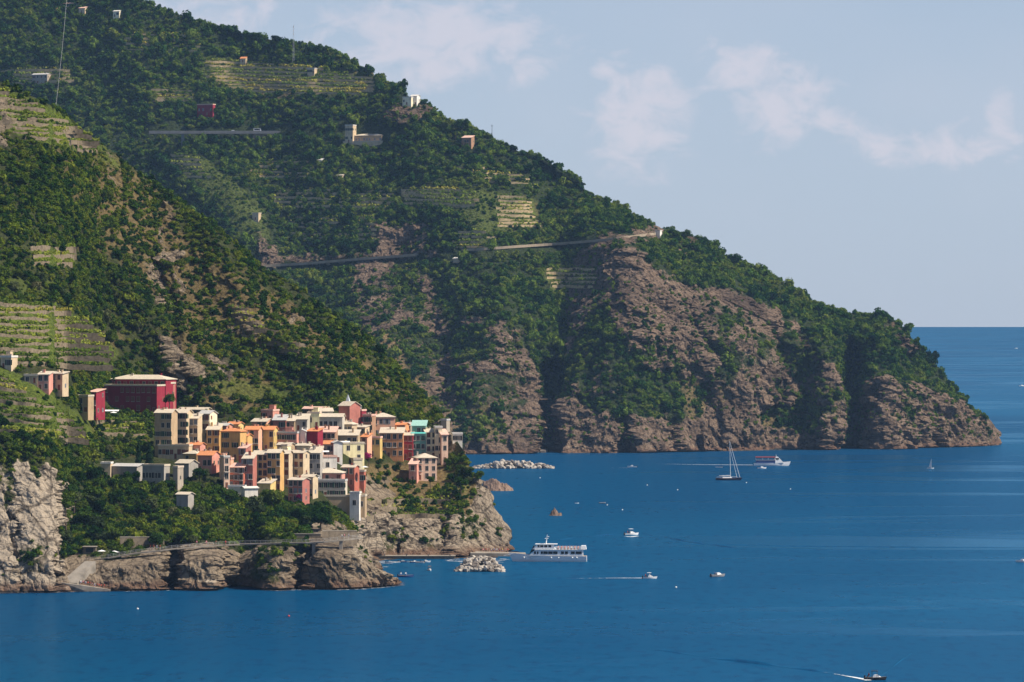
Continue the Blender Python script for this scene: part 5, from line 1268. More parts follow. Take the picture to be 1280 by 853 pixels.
plant_zone(TN, [(372, 618), (392, 626), (412, 642), (440, 650), (440, 658), (385, 655), (368, 640)], 22, 1.3, 2.6, 'dark green tree on the bank under the sea wall block', 'trees under the sea wall', 112, gap=.5)
plant_zone(TN, [(455, 590), (512, 596), (520, 620), (480, 640), (455, 630)], 14, .8, 1.6, 'scrubby bush tree on the dry bank below the mustard house', 'bushes on the dry bank', 113, gap=.9)
plant_zone(TN, [(228, 598), (284, 598), (284, 616), (236, 618)], 16, 1.0, 2.2, 'green garden tree between the chapel and the stair house', 'garden trees by the chapel', 114, gap=.6)
plant_zone(TN, [(345, 664), (446, 658), (446, 672), (345, 678)], 18, .7, 1.5, 'low green bush on the ledge along the walkway wall', 'bushes along the walkway wall', 115, gap=.8)
def lone(kind, u, v, d, R, label, sq=1.0): 
    p = P(u, v, min(d, ground(TN, u, v) - 1.5)); tree(kind, (p.x, p.y, p.z), R, label, None, sq=sq)
lone('cypress', 173, 597, 1588, 2.6, 'tall slim cypress over the tiled shed roof', 1.25)
lone('cypress', 187, 597, 1590, 3.6, 'broad dark cypress beside the slim one', .85)
lone('pine', 250, 605, 1585, 3.2, 'umbrella pine with a bare trunk before the salmon cottage')
lone('broad', 339, 634, 1556, 5.0, 'big round dark tree in front of the golden tenement', .85)
lone('broad', 400, 660, 1545, 4.4, 'big round tree below the sea wall block', .85)
lone('broad', 267, 508, 1758, 2.6, 'round bush tree on the bare slope above the cream tower')
lone('broad', 281, 520, 1745, 3.4, 'dark tree behind the mauve house with the grey roof')
lone('broad', 104, 500, 1725, 3.6, 'dark tree behind the small tan house with the dish')
lone('broad', 212, 506, 1722, 2.8, 'tree against the crimson corner block')
lone('broad', 576, 612, 1706, 3.0, 'dark round tree below the pink villa on the point')
lone('broad', 538, 606, 1702, 2.0, 'green hedge tree in front of the pink villa')
lone('broad', 356, 686, 1474, 2.2, 'green bush hanging over the cliff walkway', .6)
TREES['bougainvillea'] = [(crown_data('crown', m_bougain, np.random.RandomState(5), round_blobs(np.random.RandomState(5), 6, 1.0, .6), .12, 90), TREES['broad'][0][1])]
for u, v, d, R, lb in ((461, 574, 1704, 2.2, 'magenta bougainvillea beside the mustard house'), (372, 624, 1570, 1.5, 'purple bougainvillea on the squat red house')):
    p = P(u, v, d); tree('bougainvillea', p, R, lb, None, vi=0, name='bougainvillea')
# skyline trees on the big hill
for u, v, R in ((577, 160, 5.5), (555, 158, 4.5), (532, 146, 4.0), (398, 62, 4.5), (388, 60, 3.5), (345, 50, 4), (322, 46, 4.0), (297, 42, 4.0), (270, 36, 3.5), (355, 55, 3.0), (413, 68, 3), (455, 88, 3.5), (846, 294, 3.8), (857, 294, 4.0), (642, 186, 3.5), (838, 292, 3.5)):
    d = ground(TF, u, v + 5); p = P(u, v + 4, d)
    tree('broad', (p.x, p.y, p.z - 1), R, ('large' if R > 3.9 else 'small') + ' dark round tree on the skyline ' + ('beside the radio mast' if 340 < u < 420 else 'on the wooded crest short of the radio mast' if u < 340 else 'by the bend of the coast road' if u > 800 else 'above the rocky shoulder' if u < 560 else 'past the utility pole') if u != 577 else 'lone large round tree on the crest above the brown house', 'skyline trees' if u != 577 else None, sq=1.15)

# ------------------------------------------------------------------ boulders
m_boulder = principled('pale_boulder', (0.40, 0.355, 0.30), 0.9, 0.1, var=0.4, scale=0.4)
m_boulder2 = principled('dark_boulder', (0.19, 0.16, 0.135), 0.9, 0.1, var=0.4, scale=0.4)
def boulder_mesh(seed, mat):
    r = np.random.RandomState(seed); v, f = ICO1
    q = np.sign(v) * np.abs(v) ** 0.7 * (1 + .16 * r.randn(len(v), 1)); return mesh_data('boulder', q, f, [mat])
BOULD = [boulder_mesh(i, m_boulder if i % 4 else m_boulder2) for i in range(8)]
def breakwater(name, u0, u1, vtop, vbase, n, r0, r1, label, seed, dw=14):
    rs = np.random.RandomState(seed); d0 = wd(vbase); s = F / d0
    c = P((u0 + u1) / 2, vbase, d0 + dw / 2); c.z = 0
    o = empty(name, c); Lh = (u1 - u0) / 2 / s; H = (vbase - vtop) / s
    for i in range(n):
        a = rs.uniform(-1, 1); y = rs.uniform(-1, 1); hmax = H * (1 - abs(a) ** 2.2) * (1 - max(0, abs(y) - .2))
        e = link('boulder', BOULD[rs.randint(len(BOULD))], o, (a * Lh, y * dw / 2, max(0, hmax * rs.uniform(.55, 1)) - .2)); r = rs.uniform(r0, r1)
        e.scale = (r * rs.uniform(.8, 1.4), r, r * rs.uniform(.6, 1)); e.rotation_euler = (rs.uniform(-.5, .5), rs.uniform(-.5, .5), rs.uniform(0, 6.28))
    tag(o, label, 'breakwater')
breakwater('breakwater', 571, 629, 696, 715, 210, .7, 1.5, 'heaped pale boulder breakwater at the harbour mouth', 1, 12)
breakwater('breakwater', 592, 692, 577, 586, 170, .9, 2.0, 'long low boulder breakwater in the bay behind the point', 2, 16)
def shore_rocks(u0, u1, v, n, r0, r1, label, seed, spread_d=6):
    rs = np.random.RandomState(seed); d0 = wd(v); c = P((u0 + u1) / 2, v, d0 + spread_d / 2); c.z = 0; o = empty('shore_rocks', c); s = F / d0
    for i in range(n):
        r = rs.uniform(r0, r1); e = link('boulder', BOULD[rs.randint(len(BOULD))], o, (rs.uniform(-1, 1) * (u1 - u0) / 2 / s, rs.uniform(-.5, .5) * spread_d, rs.uniform(-.3, .6))); e.scale = (r * 1.3, r, r * .7); e.rotation_euler = (0, 0, rs.uniform(0, 6))
    tag(o, label, 'rocks')
shore_rocks(592, 680, 566, 70, 1.5, 3.5, 'band of pale shore rocks at the foot of the back cliff', 3, 16)
m_islet = principled('islet_rock', (0.22, 0.15, 0.11), 0.95, 0.1, var=0.5, scale=0.15, bump=1, bscale=.6)
def islet(u0, u1, vt, vb, label, seed, peaks):
    d0 = wd(vb); s = F / d0; Lh = (u1 - u0) / 2 / s; H = (vb - vt) / s; c = P((u0 + u1) / 2, vb, d0 + Lh * .5); c.z = 0
    n = 44; xs = np.linspace(-1.1, 1.1, n); gx, gy = np.meshgrid(xs, xs); h = np.zeros(gx.shape)
    for px, py, ph, pw in peaks: h = np.maximum(h, ph * np.clip(1 - np.hypot((gx - px) / pw, (gy - py) / pw), 0, 1) ** .8)
    pt = np.stack([gx.ravel() * 4, gy.ravel() * 4, gx.ravel() * 0 + seed], 1)
    h = h.ravel() * H + (fbm(pt, 4, .6, seed, True)) * H * .22 + facets(pt * .8, seed) * H * .12; edge = np.clip((1.05 - np.hypot(gx, gy).ravel()) * 4, 0, 1); h = h * edge - (1 - edge) * 3 - .3
    V = np.stack([gx.ravel() * Lh, gy.ravel() * Lh * .6, h], 1); Fc = [(j * n + i, j * n + i + 1, (j + 1) * n + i + 1, (j + 1) * n + i) for j in range(n - 1) for i in range(n - 1)]
    tag(link('rock_islet', mesh_data('rock_islet', V, Fc, [m_islet]), loc=c), label, 'rock')
islet(600, 645, 598, 614, 'brown jagged rock islet just off the point', 4, [(-.3, 0, 1, .7), (.3, 0, .55, .6), (-.8, 0, .7, .5)])
islet(684, 704, 635, 645, 'small lone brown rock sticking out of the bay', 5, [(-.1, 0, 1, .6), (.5, 0, .4, .5)])

# ------------------------------------------------------------------ walkway, harbour quay, bathing place
m_path = principled('path_concrete', (0.28, 0.245, 0.20), 0.9, 0.1, var=0.45, scale=0.3)
def walkway(name, pts, w, label, supports=()):
    P0 = [P(*q) for q in pts]; c = P0[len(P0) // 2].copy(); o = empty(name, c); P0 = [p - c for p in P0]
    V = []; fs = []
    for p in P0: V += [(p.x, p.y, p.z - .5), (p.x, p.y, p.z), (p.x, p.y + w, p.z), (p.x, p.y + w, p.z - .5)]
    for i in range(len(P0) - 1):
        for k in range(4): fs.append((4 * i + k, 4 * i + 4 + k, 4 * i + 4 + (k + 1) % 4, 4 * i + (k + 1) % 4))
    fs += [(0, 1, 2, 3), tuple(4 * (len(P0) - 1) + k for k in (3, 2, 1, 0))]
    MB().poly(V, fs).build('deck', m_path, o); r = MB(); m_gal = principled('galvanised_rail', (0.45, 0.45, 0.44), .5)
    for i in range(len(P0) - 1):
        a, b = P0[i], P0[i + 1]; a = a + Vector((0, .1, 0)); b = b + Vector((0, .1, 0))
        for z in (.55, 1.05): r.tube(a + Vector((0, 0, z)), b + Vector((0, 0, z)), .035, n=4)
        n = max(2, int((b - a).length / 2))
        for k in range(n): q = a.lerp(b, k / n); r.tube(q, q + Vector((0, 0, 1.05)), .04, n=4)
    r.build('railing', m_gal, o)
    for u, v, d, wd_, hh in supports:
        p = P(u, v, d) - c; MB().box(p.x - wd_, p.x + wd_, p.y + .2, p.y + w - .2, p.z - hh, p.z).build('pier', m_path, o)
    tag(o, label, 'walkway'); return o
walkway('walkway', [(106, 702, 1468), (135, 697, 1466), (170, 691, 1466), (200, 688, 1466), (222, 685, 1468)], 2.6, 'sloping cliff walkway with railings by the beach bar')
walkway('walkway', [(222, 685.5, 1470), (260, 682, 1474), (300, 680, 1478), (345, 679, 1474), (384, 678, 1468)], 2.2, 'shaded cliff walkway in the recess under the wood')
walkway('walkway', [(382, 678.5, 1467), (405, 677, 1466), (430, 674.5, 1468), (452, 672, 1474)], 2.8, 'cliff walkway carried on piers across the rocky nose', [(392, 680, 1467, .6, 6), (426, 677, 1468, .6, 7)])
m_ret = principled('retaining_stone', (0.20, 0.16, 0.115), .95, .05, var=.5, scale=.7, bump=.8, bscale=2)  # stone colour lowered to stand in for the shade on the walls
def ret_wall(u0, u1, v0, v1, d0, d1, label):
    a0, b0 = P(u0, v1, d0), P(u1, v1, d1); h = (v1 - v0) / F * (d0 + d1) / 2; c = (a0 + b0) / 2; a = a0 - c; b = b0 - c; t = Vector((0, 1.2, 0)); up = Vector((0, 0, h)); dn = Vector((0, 0, -2))
    V = [a + dn, b + dn, b + dn + t, a + dn + t, a + up, b + up, b + up + t, a + up + t]; n = 9
    g = MB(); g.poly(V, [(0, 3, 2, 1), (4, 5, 6, 7), (0, 1, 5, 4), (1, 2, 6, 5), (2, 3, 7, 6), (3, 0, 4, 7)])
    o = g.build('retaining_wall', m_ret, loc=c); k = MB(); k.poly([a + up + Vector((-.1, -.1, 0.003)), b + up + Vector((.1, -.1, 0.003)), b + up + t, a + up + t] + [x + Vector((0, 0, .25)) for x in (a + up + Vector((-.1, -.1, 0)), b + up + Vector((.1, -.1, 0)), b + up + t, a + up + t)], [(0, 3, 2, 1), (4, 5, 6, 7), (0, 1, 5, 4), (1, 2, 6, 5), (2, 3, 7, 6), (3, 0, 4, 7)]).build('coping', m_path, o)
    tag(o, label, 'wall')
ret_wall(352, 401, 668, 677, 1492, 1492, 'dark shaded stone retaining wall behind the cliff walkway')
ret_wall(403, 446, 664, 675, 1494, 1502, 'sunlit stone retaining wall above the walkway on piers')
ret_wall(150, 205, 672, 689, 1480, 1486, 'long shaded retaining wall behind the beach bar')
q0 = P(508, 694, 1650); qy = empty('quay', (q0.x, q0.y, 0))
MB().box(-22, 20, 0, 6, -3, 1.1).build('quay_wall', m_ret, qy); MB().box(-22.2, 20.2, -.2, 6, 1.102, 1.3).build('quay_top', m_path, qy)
for k in range(5): MB().tube((-18 + k * 9, .5, 1.3), (-18 + k * 9, .5, 1.9), .22, .16, 8).build('bollard', m_rail, qy)
tag(qy, 'low stone quay at the foot of the harbour cliff', 'quay')
q0 = P(85, 738, wd(740)); bp = empty('bathing_platform', (q0.x, q0.y, 0))
MB().poly([(-11, 0, -3), (15, 2, -3), (15, 7, -3), (-11, 9, -3), (-11, 0, 3.6), (-2, 0, 3.3), (15, 2, .7), (15, 7, .7), (-2, 8, 3.3), (-11, 9, 3.6)], [(0, 1, 6, 5, 4), (1, 2, 7, 6), (2, 3, 9, 8, 7), (3, 0, 4, 9), (4, 5, 8, 9), (5, 6, 7, 8)]).build('slab', m_path, bp)
MB().poly([(-3, 3, 3.3), (3, 3, 3.0), (9, 10, 10.5), (5, 10, 10.5), (-3, 3, 2), (3, 3, 2), (9, 10, 6), (5, 10, 6)], [(0, 1, 2, 3), (4, 5, 1, 0), (5, 6, 2, 1), (6, 7, 3, 2), (7, 4, 0, 3)]).build('ramp', m_path, bp)
tag(bp, 'concrete bathing platform with a ramp at the foot of the pale cliff', 'platform')
def bar_hut(u, v, d, w, label, mat, h=2.4):
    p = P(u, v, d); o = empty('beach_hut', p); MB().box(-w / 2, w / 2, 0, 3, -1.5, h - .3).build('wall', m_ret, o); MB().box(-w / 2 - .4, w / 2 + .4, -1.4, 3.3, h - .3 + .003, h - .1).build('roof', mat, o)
    for x in (-w / 2, w / 2): MB().tube((x, -1.2, -1), (x, -1.2, h - .3), .07).build('post', m_rail, o)
    MB().box(-w * .3, w * .3, -.02, -.006, .2, 1.7).build('opening', m_glass, o); tag(o, label, 'hut')
bar_hut(112, 691, 1476, 4.5, 'beach bar hut with a flat roof beside the walkway', m_path)
bar_hut(72, 709, 1458, 4.0, 'upper bathing hut with a pale roof under the cliff', m_path)
bar_hut(67, 718, 1452, 4.5, 'lower bathing hut with a sunlit roof above the platform', m_white_cloth)

# ------------------------------------------------------------------ people
def person_mesh(shirt, shorts, sitting=False):
    bones = [((0, 0, .92), .12, -1), ((0, .01, 1.18), .13, 0), ((0, 0, 1.42), .13, 1), ((0, -.01, 1.54), .055, 2), ((0, -.02, 1.66), .10, 3), ((0, -.01, 1.74), .07, 4)]
    for s in (-1, 1):
        i = len(bones)
        if sitting: bones += [((s * .10, -.05, .90), .10, 0), ((s * .12, -.42, .90), .075, i), ((s * .12, -.45, .48), .05, i + 1), ((s * .12, -.60, .44), .045, i + 2)]
        else: bones += [((s * .10, 0, .85), .095, 0), ((s * .12, -.02, .47), .065, i), ((s * .12, .02, .07), .045, i + 1), ((s * .13, -.13, .035), .04, i + 2)]
        j = len(bones); bones += [((s * .19, 0, 1.42), .06, 2), ((s * .25, .02, 1.14), .045, j), ((s * .23, -.12, .92), .035, j + 1), ((s * .22, -.17, .84), .03, j + 2)]
    me = bpy.data.meshes.new('person'); me.from_pydata([b[0] for b in bones], [(b[2], i) for i, b in enumerate(bones) if b[2] >= 0], [])
    o = bpy.data.objects.new('person_rig', me); COL.objects.link(o); md = o.modifiers.new('s', 'SKIN'); sv = me.skin_vertices[0].data
    for i, b in enumerate(bones): sv[i].radius = (b[1], b[1] * .85); sv[i].use_root = (i == 0)
    dg = bpy.context.evaluated_depsgraph_get(); nm = bpy.data.meshes.new_from_object(o.evaluated_get(dg)); nm.name = 'person'
    bpy.data.objects.remove(o)
    nm.materials.clear(); ms = [principled('skin', (0.48, 0.28, 0.19), .7), principled('hair', (0.05, 0.03, 0.02), .8), shirt, shorts]
    for m in ms: nm.materials.append(m)
    for p in nm.polygons:
        z, x = p.center.z, abs(p.center.x); p.material_index = 1 if z > 1.69 else (2 if (1.0 < z < 1.5 and x < .27) else (3 if (.62 < z <= 1.0 and x < .2) else 0))
    return nm
CL = {k: principled('cloth_' + k, c, .9) for k, c in dict(white=(.75, .74, .72), red=(.5, .06, .05), blue=(.06, .12, .35), black=(.03, .03, .03), yellow=(.7, .5, .1), pink=(.65, .25, .3)).items()}
PEOPLE = {(a, st): person_mesh(CL[a], CL['blue' if a in ('white', 'yellow') else 'black'], st) for a in ('white', 'red', 'blue', 'pink', 'yellow') for st in (False, True)}
def person(u, v, d, shirt, label, sit=False, group=None, loc=None, rz=None):
    p = Vector(loc) if loc is not None else P(u, v, d)
    o = link('person', PEOPLE[(shirt, sit)], loc=p, rz=rz if rz is not None else random.uniform(-1.5, 1.5)); tag(o, label, 'person', group); return o
for u, v, sh, lb in ((427.5, 673.5, 'white', 'person in a white top standing on the walkway on piers'), (430.5, 673, 'pink', 'person in pink on the walkway on piers'), (436, 672.5, 'white', 'person in white leaning at the rail over the harbour rocks')):
    person(u, v, 1471 + (0 if u < 434 else 2), sh, lb)
random.seed(5)
for i in range(14):
    u = 92 + i * 2.9; t = (u - 92) / 41; dd = wd(740) + 3
    p = P(u, 740, dd); p.z = .75 + 2.3 * (1 - t) ** 1.3
    sh = random.choice(['white', 'red', 'blue', 'pink']); person(0, 0, 0, sh, 'bather in %s standing on the concrete bathing platform' % sh, group='bathers on the platform', loc=(p.x, p.y + random.uniform(0, 2), p.z))
for i in range(8):
    sh = random.choice(['white', 'red', 'pink']); person(188 + i * 4.0 if i < 4 else 246 + (i - 4) * 12, 687 if i < 4 else 681.5, 1468 if i < 4 else 1476, sh, 'walker in %s on the %s cliff walkway' % (sh, 'sloping' if i < 4 else 'shaded'), group='walkers on the cliff path')
for i in range(10):
    u = 604 + i * 3.4; sh = random.choice(['white', 'red', 'blue', 'pink', 'yellow']); person(u, 692.6, wd(697), sh, 'person in %s queueing on the landing beside the ferry bow' % sh, group='people waiting for the ferry', loc=(P(u, 692, 1672).x, 1672 + (i % 3), 1.5))
land = MB().poly([(-12, -2, -3), (12, -2, -3), (12, 6, -3), (-12, 6, -3), (-12, -2, 1.4), (11, -1.5, 1.2), (11, 6, 1.2), (-12, 6, 1.8)], [(0, 1, 5, 4), (1, 2, 6, 5), (2, 3, 7, 6), (3, 0, 4, 7), (4, 5, 6, 7)]).build('landing_stage', m_path, loc=(P(624, 692, 1672).x, 1670, 0)); tag(land, 'concrete landing stage on the rocks at the tip of the point', 'landing')

# thin transport cable running down from the big hill to the near crest
ca, cb = P(84, -8, 2000), P(70, 131, 1748); c = (ca + cb) / 2; b = MB(); prev = None
for k in range(13):
    t = k / 12; q = ca.lerp(cb, t) - c; q.z -= 5 * 4 * t * (1 - t) * .5
    if prev is not None: b.tube(prev, q, .055, n=4)
    prev = q
tag(b.build('transport_cable', principled('steel_cable', (.40, .40, .38), .6), loc=c), 'thin pale transport cable sagging down to the crest vineyard', 'cable')
# ------------------------------------------------------------------ boats
m_bw = principled('boat_white', (0.80, 0.80, 0.79), .35, .4); m_navy = principled('boat_navy', (0.012, 0.016, 0.045), .3, .5); m_bblue = principled('boat_blue', (0.05, 0.10, 0.25), .5)
m_redc = principled('red_canvas', (0.36, 0.07, 0.07), .9); m_wood = principled('teak', (0.32, 0.19, 0.10), .7, var=.3, scale=2); m_grey_tube = principled('grey_rubber', (0.22, 0.23, 0.25), .7); m_dk = principled('dark_gear', (0.03, 0.03, 0.035), .6); m_alu = principled('mast_white', (0.72, 0.73, 0.74), .4, .4); m_foul = principled('antifouling', (0.03, 0.05, 0.12), .7)
def hull_mesh(L, Bm, fb, draft, bow=.35, sheer=.35, mats=(), ns=16, transom=.8, deck=True):
    """lofted hull, bow towards +x, waterline at z = 0"""
    V = []; fs = []; mi = []
    for i in range(ns + 1):
        t = i / ns; x = -L / 2 + L * t
        w = Bm / 2 * (transom + (1 - transom) * min(1, t / .35)) if t < .35 else Bm / 2 * max(.012, (1 - ((t - .35) / .65) ** 2.2)) 
        zt = fb + sheer * max(0, (t - .3) / .7) ** 2; k = bow * L * .12 * max(0, (t - .7) / .3) ** 2
        V += [(x + k, -w, zt), (x + k * .5, -w * .93, zt * .35), (x, -w * .8, -draft * .2), (x - k * .3, 0, -draft), (x, w * .8, -draft * .2), (x + k * .5, w * .93, zt * .35), (x + k, w, zt)]
    for i in range(ns):
        a = 7 * i; b = a + 7
        for k in range(6): fs.append((a + k, b + k, b + k + 1, a + k + 1)); mi.append(1 if k in (2, 3) else 0)
        if deck: fs.append((a + 6, b + 6, b, a)); mi.append(2)
    fs.append(tuple(range(6, -1, -1))); mi.append(0); e = 7 * ns; fs.append(tuple(e + k for k in range(7))); mi.append(0)
    return mesh_data('hull', V, fs, mats, False, mi)
def at_sea(u, v): p = P(u, v, wd(v)); p.z = 0; return p

# the ferry at the point, bow to the rocks
FL = 30.0
fp = at_sea(687.5, 702); ferry = empty('ferry', fp, math.pi - .05)
FH = hull_mesh(FL, 6.6, 2.3, 1.3, .5, 1.3, [m_bw, m_foul, m_path], 22, .92); link('hull', FH, ferry)
MB().box(-FL / 2 + .1, FL / 2 - 5.0, -3.32, -3.30, .35, .55).build('rubbing_strake', m_bblue, ferry)
cab = MB().poly([(-13.5, -2.9, 2.3), (8.5, -2.9, 2.5), (8.5, 2.9, 2.5), (-13.5, 2.9, 2.3), (-13.5, -2.9, 4.9), (5.8, -2.9, 4.9), (5.8, 2.9, 4.9), (-13.5, 2.9, 4.9)], [(0, 1, 5, 4), (1, 2, 6, 5), (2, 3, 7, 6), (3, 0, 4, 7), (4, 5, 6, 7), (3, 2, 1, 0)]).build('main_cabin', m_bw, ferry)
for s in (-1, 1):
    for x0, x1 in ((-13, -10.6), (-10.2, -8.6), (-7.4, -6.2), (-5.8, -4.6), (-3.2, -1.4), (-1.2, .6), (.8, 2.6), (2.8, 3.6), (4.6, 5.2), (5.6, 6.4)):
        MB().box(x0, x1, s * 2.93 - .02, s * 2.93 + .02, 3.2, 4.25).build('window', m_glass, cab)
MB().box(-14.3, 6.2, -3.1, 3.1, 4.9, 5.05).build('upper_deck', m_bw, ferry)
wh = MB().poly([(-2.2, -2.3, 5.05), (7.2, -2.3, 5.05), (7.2, 2.3, 5.05), (-2.2, 2.3, 5.05), (-1.4, -2.2, 7.0), (5.2, -2.2, 7.0), (5.2, 2.2, 7.0), (-1.4, 2.2, 7.0)], [(0, 1, 5, 4), (1, 2, 6, 5), (2, 3, 7, 6), (3, 0, 4, 7), (4, 5, 6, 7), (3, 2, 1, 0)]).build('wheelhouse', m_bw, ferry)
for s in (-1, 1):
    for x0, x1 in ((4.2, 5.0), (2.6, 3.9), (1.0, 2.3), (-.6, .6)): MB().poly([(x0, s * 2.29, 5.9), (x1, s * 2.29, 5.9), (x1, s * 2.235, 6.75), (x0, s * 2.235, 6.75), (x0, s * 2.20, 5.9), (x1, s * 2.20, 5.9), (x1, s * 2.18, 6.75), (x0, s * 2.18, 6.75)], [(0, 1, 2, 3), (4, 5, 6, 7), (0, 1, 5, 4), (2, 3, 7, 6), (1, 2, 6, 5), (3, 0, 4, 7)]).build('window', m_glass, wh)
MB().box(-3.0, 6.0, -2.6, 2.6, 7.005, 7.2).build('wheelhouse_roof', m_bw, ferry)
mst = MB().path([(1.6, 0, 7.2), (1.3, 0, 9.4), (1.1, 0, 11)], [.28, .18, .06]).box(.7, 2.1, -1.2, 1.2, 9.3, 9.45).build('mast', m_bw, ferry); MB().box(.4, .9, -.9, .9, 10, 10.2).build('radar', m_bw, mst)
MB().poly([(5.6, -2.3, 5.06), (8.4, -1.6, 3.2), (8.4, 1.6, 3.2), (5.6, 2.3, 5.06), (6.6, -1.8, 6.6), (6.6, 1.8, 6.6)], [(0, 1, 4), (1, 2, 5, 4), (2, 3, 5), (0, 4, 5, 3), (0, 3, 2, 1)]).build('windscreen', m_glass, ferry)
r = MB()
for s in (-1, 1):
    for z in (5.55, 6.05): r.tube((-14.2, s * 3.05, z), (-2.2, s * 3.05, z), .05, n=4)
    for k in range(9): r.tube((-14.2 + 1.5 * k, s * 3.05, 5.05), (-14.2 + 1.5 * k, s * 3.05, 6.05), .045, n=4)
r.build('railing', m_bw, ferry)
MB().poly([(-14.9, -2.9, 5.06), (-12.6, -2.9, 5.06), (-12.6, 2.9, 5.06), (-14.9, 2.9, 5.06), (-14.6, -2.7, 6.5), (-12.8, -2.7, 6.5), (-12.8, 2.7, 6.5), (-14.6, 2.7, 6.5)], [(0, 1, 5, 4), (1, 2, 6, 5), (2, 3, 7, 6), (3, 0, 4, 7), (4, 5, 6, 7)]).build('stern_housing', m_bw, ferry)
for k in range(7): MB().box(-11.8 + 1.35 * k, -11.3 + 1.35 * k, -2.2, 2.2, 5.06, 5.5).build('bench', m_wood, ferry)
for x in (-11, -9.2, -3.6, -.6, 7.6, 10.5):
    e = link('fender', mesh_data('fender', ICO1[0] * .38, ICO1[1], [m_bw], True), ferry, (x, 3.1 if x < 7 else 2.4, 1.7)); 
MB().poly([(13.4, -.6, 3.35), (19.0, -.5, 2.4), (19.0, .5, 2.4), (13.4, .6, 3.35), (13.4, -.6, 3.25), (19.0, -.5, 2.3), (19.0, .5, 2.3), (13.4, .6, 3.25)], [(0, 1, 2, 3), (7, 6, 5, 4), (0, 4, 5, 1), (2, 6, 7, 3), (1, 5, 6, 2), (3, 7, 4, 0)]).build('gangway', m_alu, ferry)
tag(ferry, 'white double decked passenger ferry moored bow first at the point', 'ferry')
random.seed(9)
RF = Matrix.Rotation(math.pi - .05, 3, 'Z')
for k in range(7):
    for y in (-1.9, -.9, .2, 1.2, 2.0):
        if random.random() < .12: continue
        l = fp + RF @ Vector((-11.6 + 1.35 * k + .1, y, 5.5 - .86 + .02)); sh = random.choice(['red', 'pink', 'white', 'blue', 'yellow', 'red']); person(0, 0, 0, sh, 'passenger in %s seated %s on the open upper deck of the ferry' % (sh, ('near the stern', 'amidships', 'near the wheelhouse')[min(2, k // 3)]), True, 'passengers on the ferry deck', l, math.pi + .8)

# excursion boat with the red canopy
ep = at_sea(964, 582.5); eb = empty('excursion_boat', ep, .03)
link('hull', hull_mesh(24, 5.0, 1.9, 1.0, .5, 1.2, [m_bw, m_foul, m_path], 18, .9), eb)
MB().box(-10.5, 2.6, -2.3, 2.3, 1.9, 3.9).build('saloon', m_bblue, eb); MB().box(-10.9, 2.8, -2.6, 2.6, 5.6, 6.3).build('canopy', m_redc, eb)
for x in (-10.6, -6, -2, 2.4):
    for y in (-2.4, 2.4): MB().tube((x, y, 3.9), (x, y, 5.6), .07).build('post', m_alu, eb)
MB().box(-10.7, 3.0, -2.5, 2.5, 3.9, 4.05).build('upper_deck', m_bw, eb)
ew = MB().poly([(2.4, -2.1, 1.9), (8.5, -1.7, 2.2), (8.5, 1.7, 2.2), (2.4, 2.1, 1.9), (2.4, -1.9, 6.2), (4.6, -1.6, 6.2), (4.6, 1.6, 6.2), (2.4, 1.9, 6.2)], [(0, 1, 5, 4), (1, 2, 6, 5), (2, 3, 7, 6), (3, 0, 4, 7), (4, 5, 6, 7)]).build('wheelhouse', m_bw, eb)
for s in (-1, 1): MB().box(2.8, 5.2, s * 1.95 - .03, s * 1.95 + .03, 4.4, 5.4).build('window', m_glass, ew)
MB().tube((3.5, 0, 6.2), (3.3, 0, 8.2), .12, .05).build('mast', m_bw, eb)
tag(eb, 'excursion boat with a long dark red canopy speeding under the cliff', 'boat')

# sailing yacht
sp_ = at_sea(910, 600.5); sy = empty('sailing_yacht', sp_, -.12)
link('hull', hull_mesh(15.2, 4.2, 1.35, 1.2, .8, .35, [m_navy, m_foul, m_wood], 18, .72), sy)
MB().poly([(-3.5, -1.2, 1.35), (2.6, -.9, 1.45), (2.6, .9, 1.45), (-3.5, 1.2, 1.35), (-3.2, -1.0, 1.95), (1.8, -.7, 1.9), (1.8, .7, 1.9), (-3.2, 1.0, 1.95)], [(0, 1, 5, 4), (1, 2, 6, 5), (2, 3, 7, 6), (3, 0, 4, 7), (4, 5, 6, 7)]).build('coachroof', m_bw, sy)
MB().tube((1.6, 0, 1.4), (1.0, 0, 24.5), .17, .11, 8).build('mast', m_alu, sy)
MB().tube((1.4, 0, 3.0), (-5.2, 0, 2.7), .22, .16, 8).build('boom', m_bw, sy)
MB().tube((7.4, 0, 1.8), (1.05, 0, 24.2), .14, .09, 6).build('furled_jib', m_alu, sy); MB().tube((5.6, 0, 1.7), (1.1, 0, 20.5), .13, .08, 6).build('furled_staysail', m_alu, sy)
MB().tube((-7.2, 0, 1.4), (1.0, 0, 24.4), .035, .03, 4).build('backstay', m_rail, sy)
for y in (-1, 1): MB().tube((1.3, y * 1.9, 1.4), (1.0, y * .1, 22), .03, .03, 4).build('shroud', m_rail, sy)
MB().box(-5.6, -3.7, -1.2, 1.2, 2.8, 2.95).build('sprayhood', m_bw, sy); r = MB()
for s in (-1, 1): r.tube((-7, s * 1.55, 1.95), (5.5, s * 1.0, 2.3), .03, n=4)
r.build('lifelines', m_alu, sy); tag(sy, 'dark hulled sailing yacht at anchor with furled sails', 'yacht')

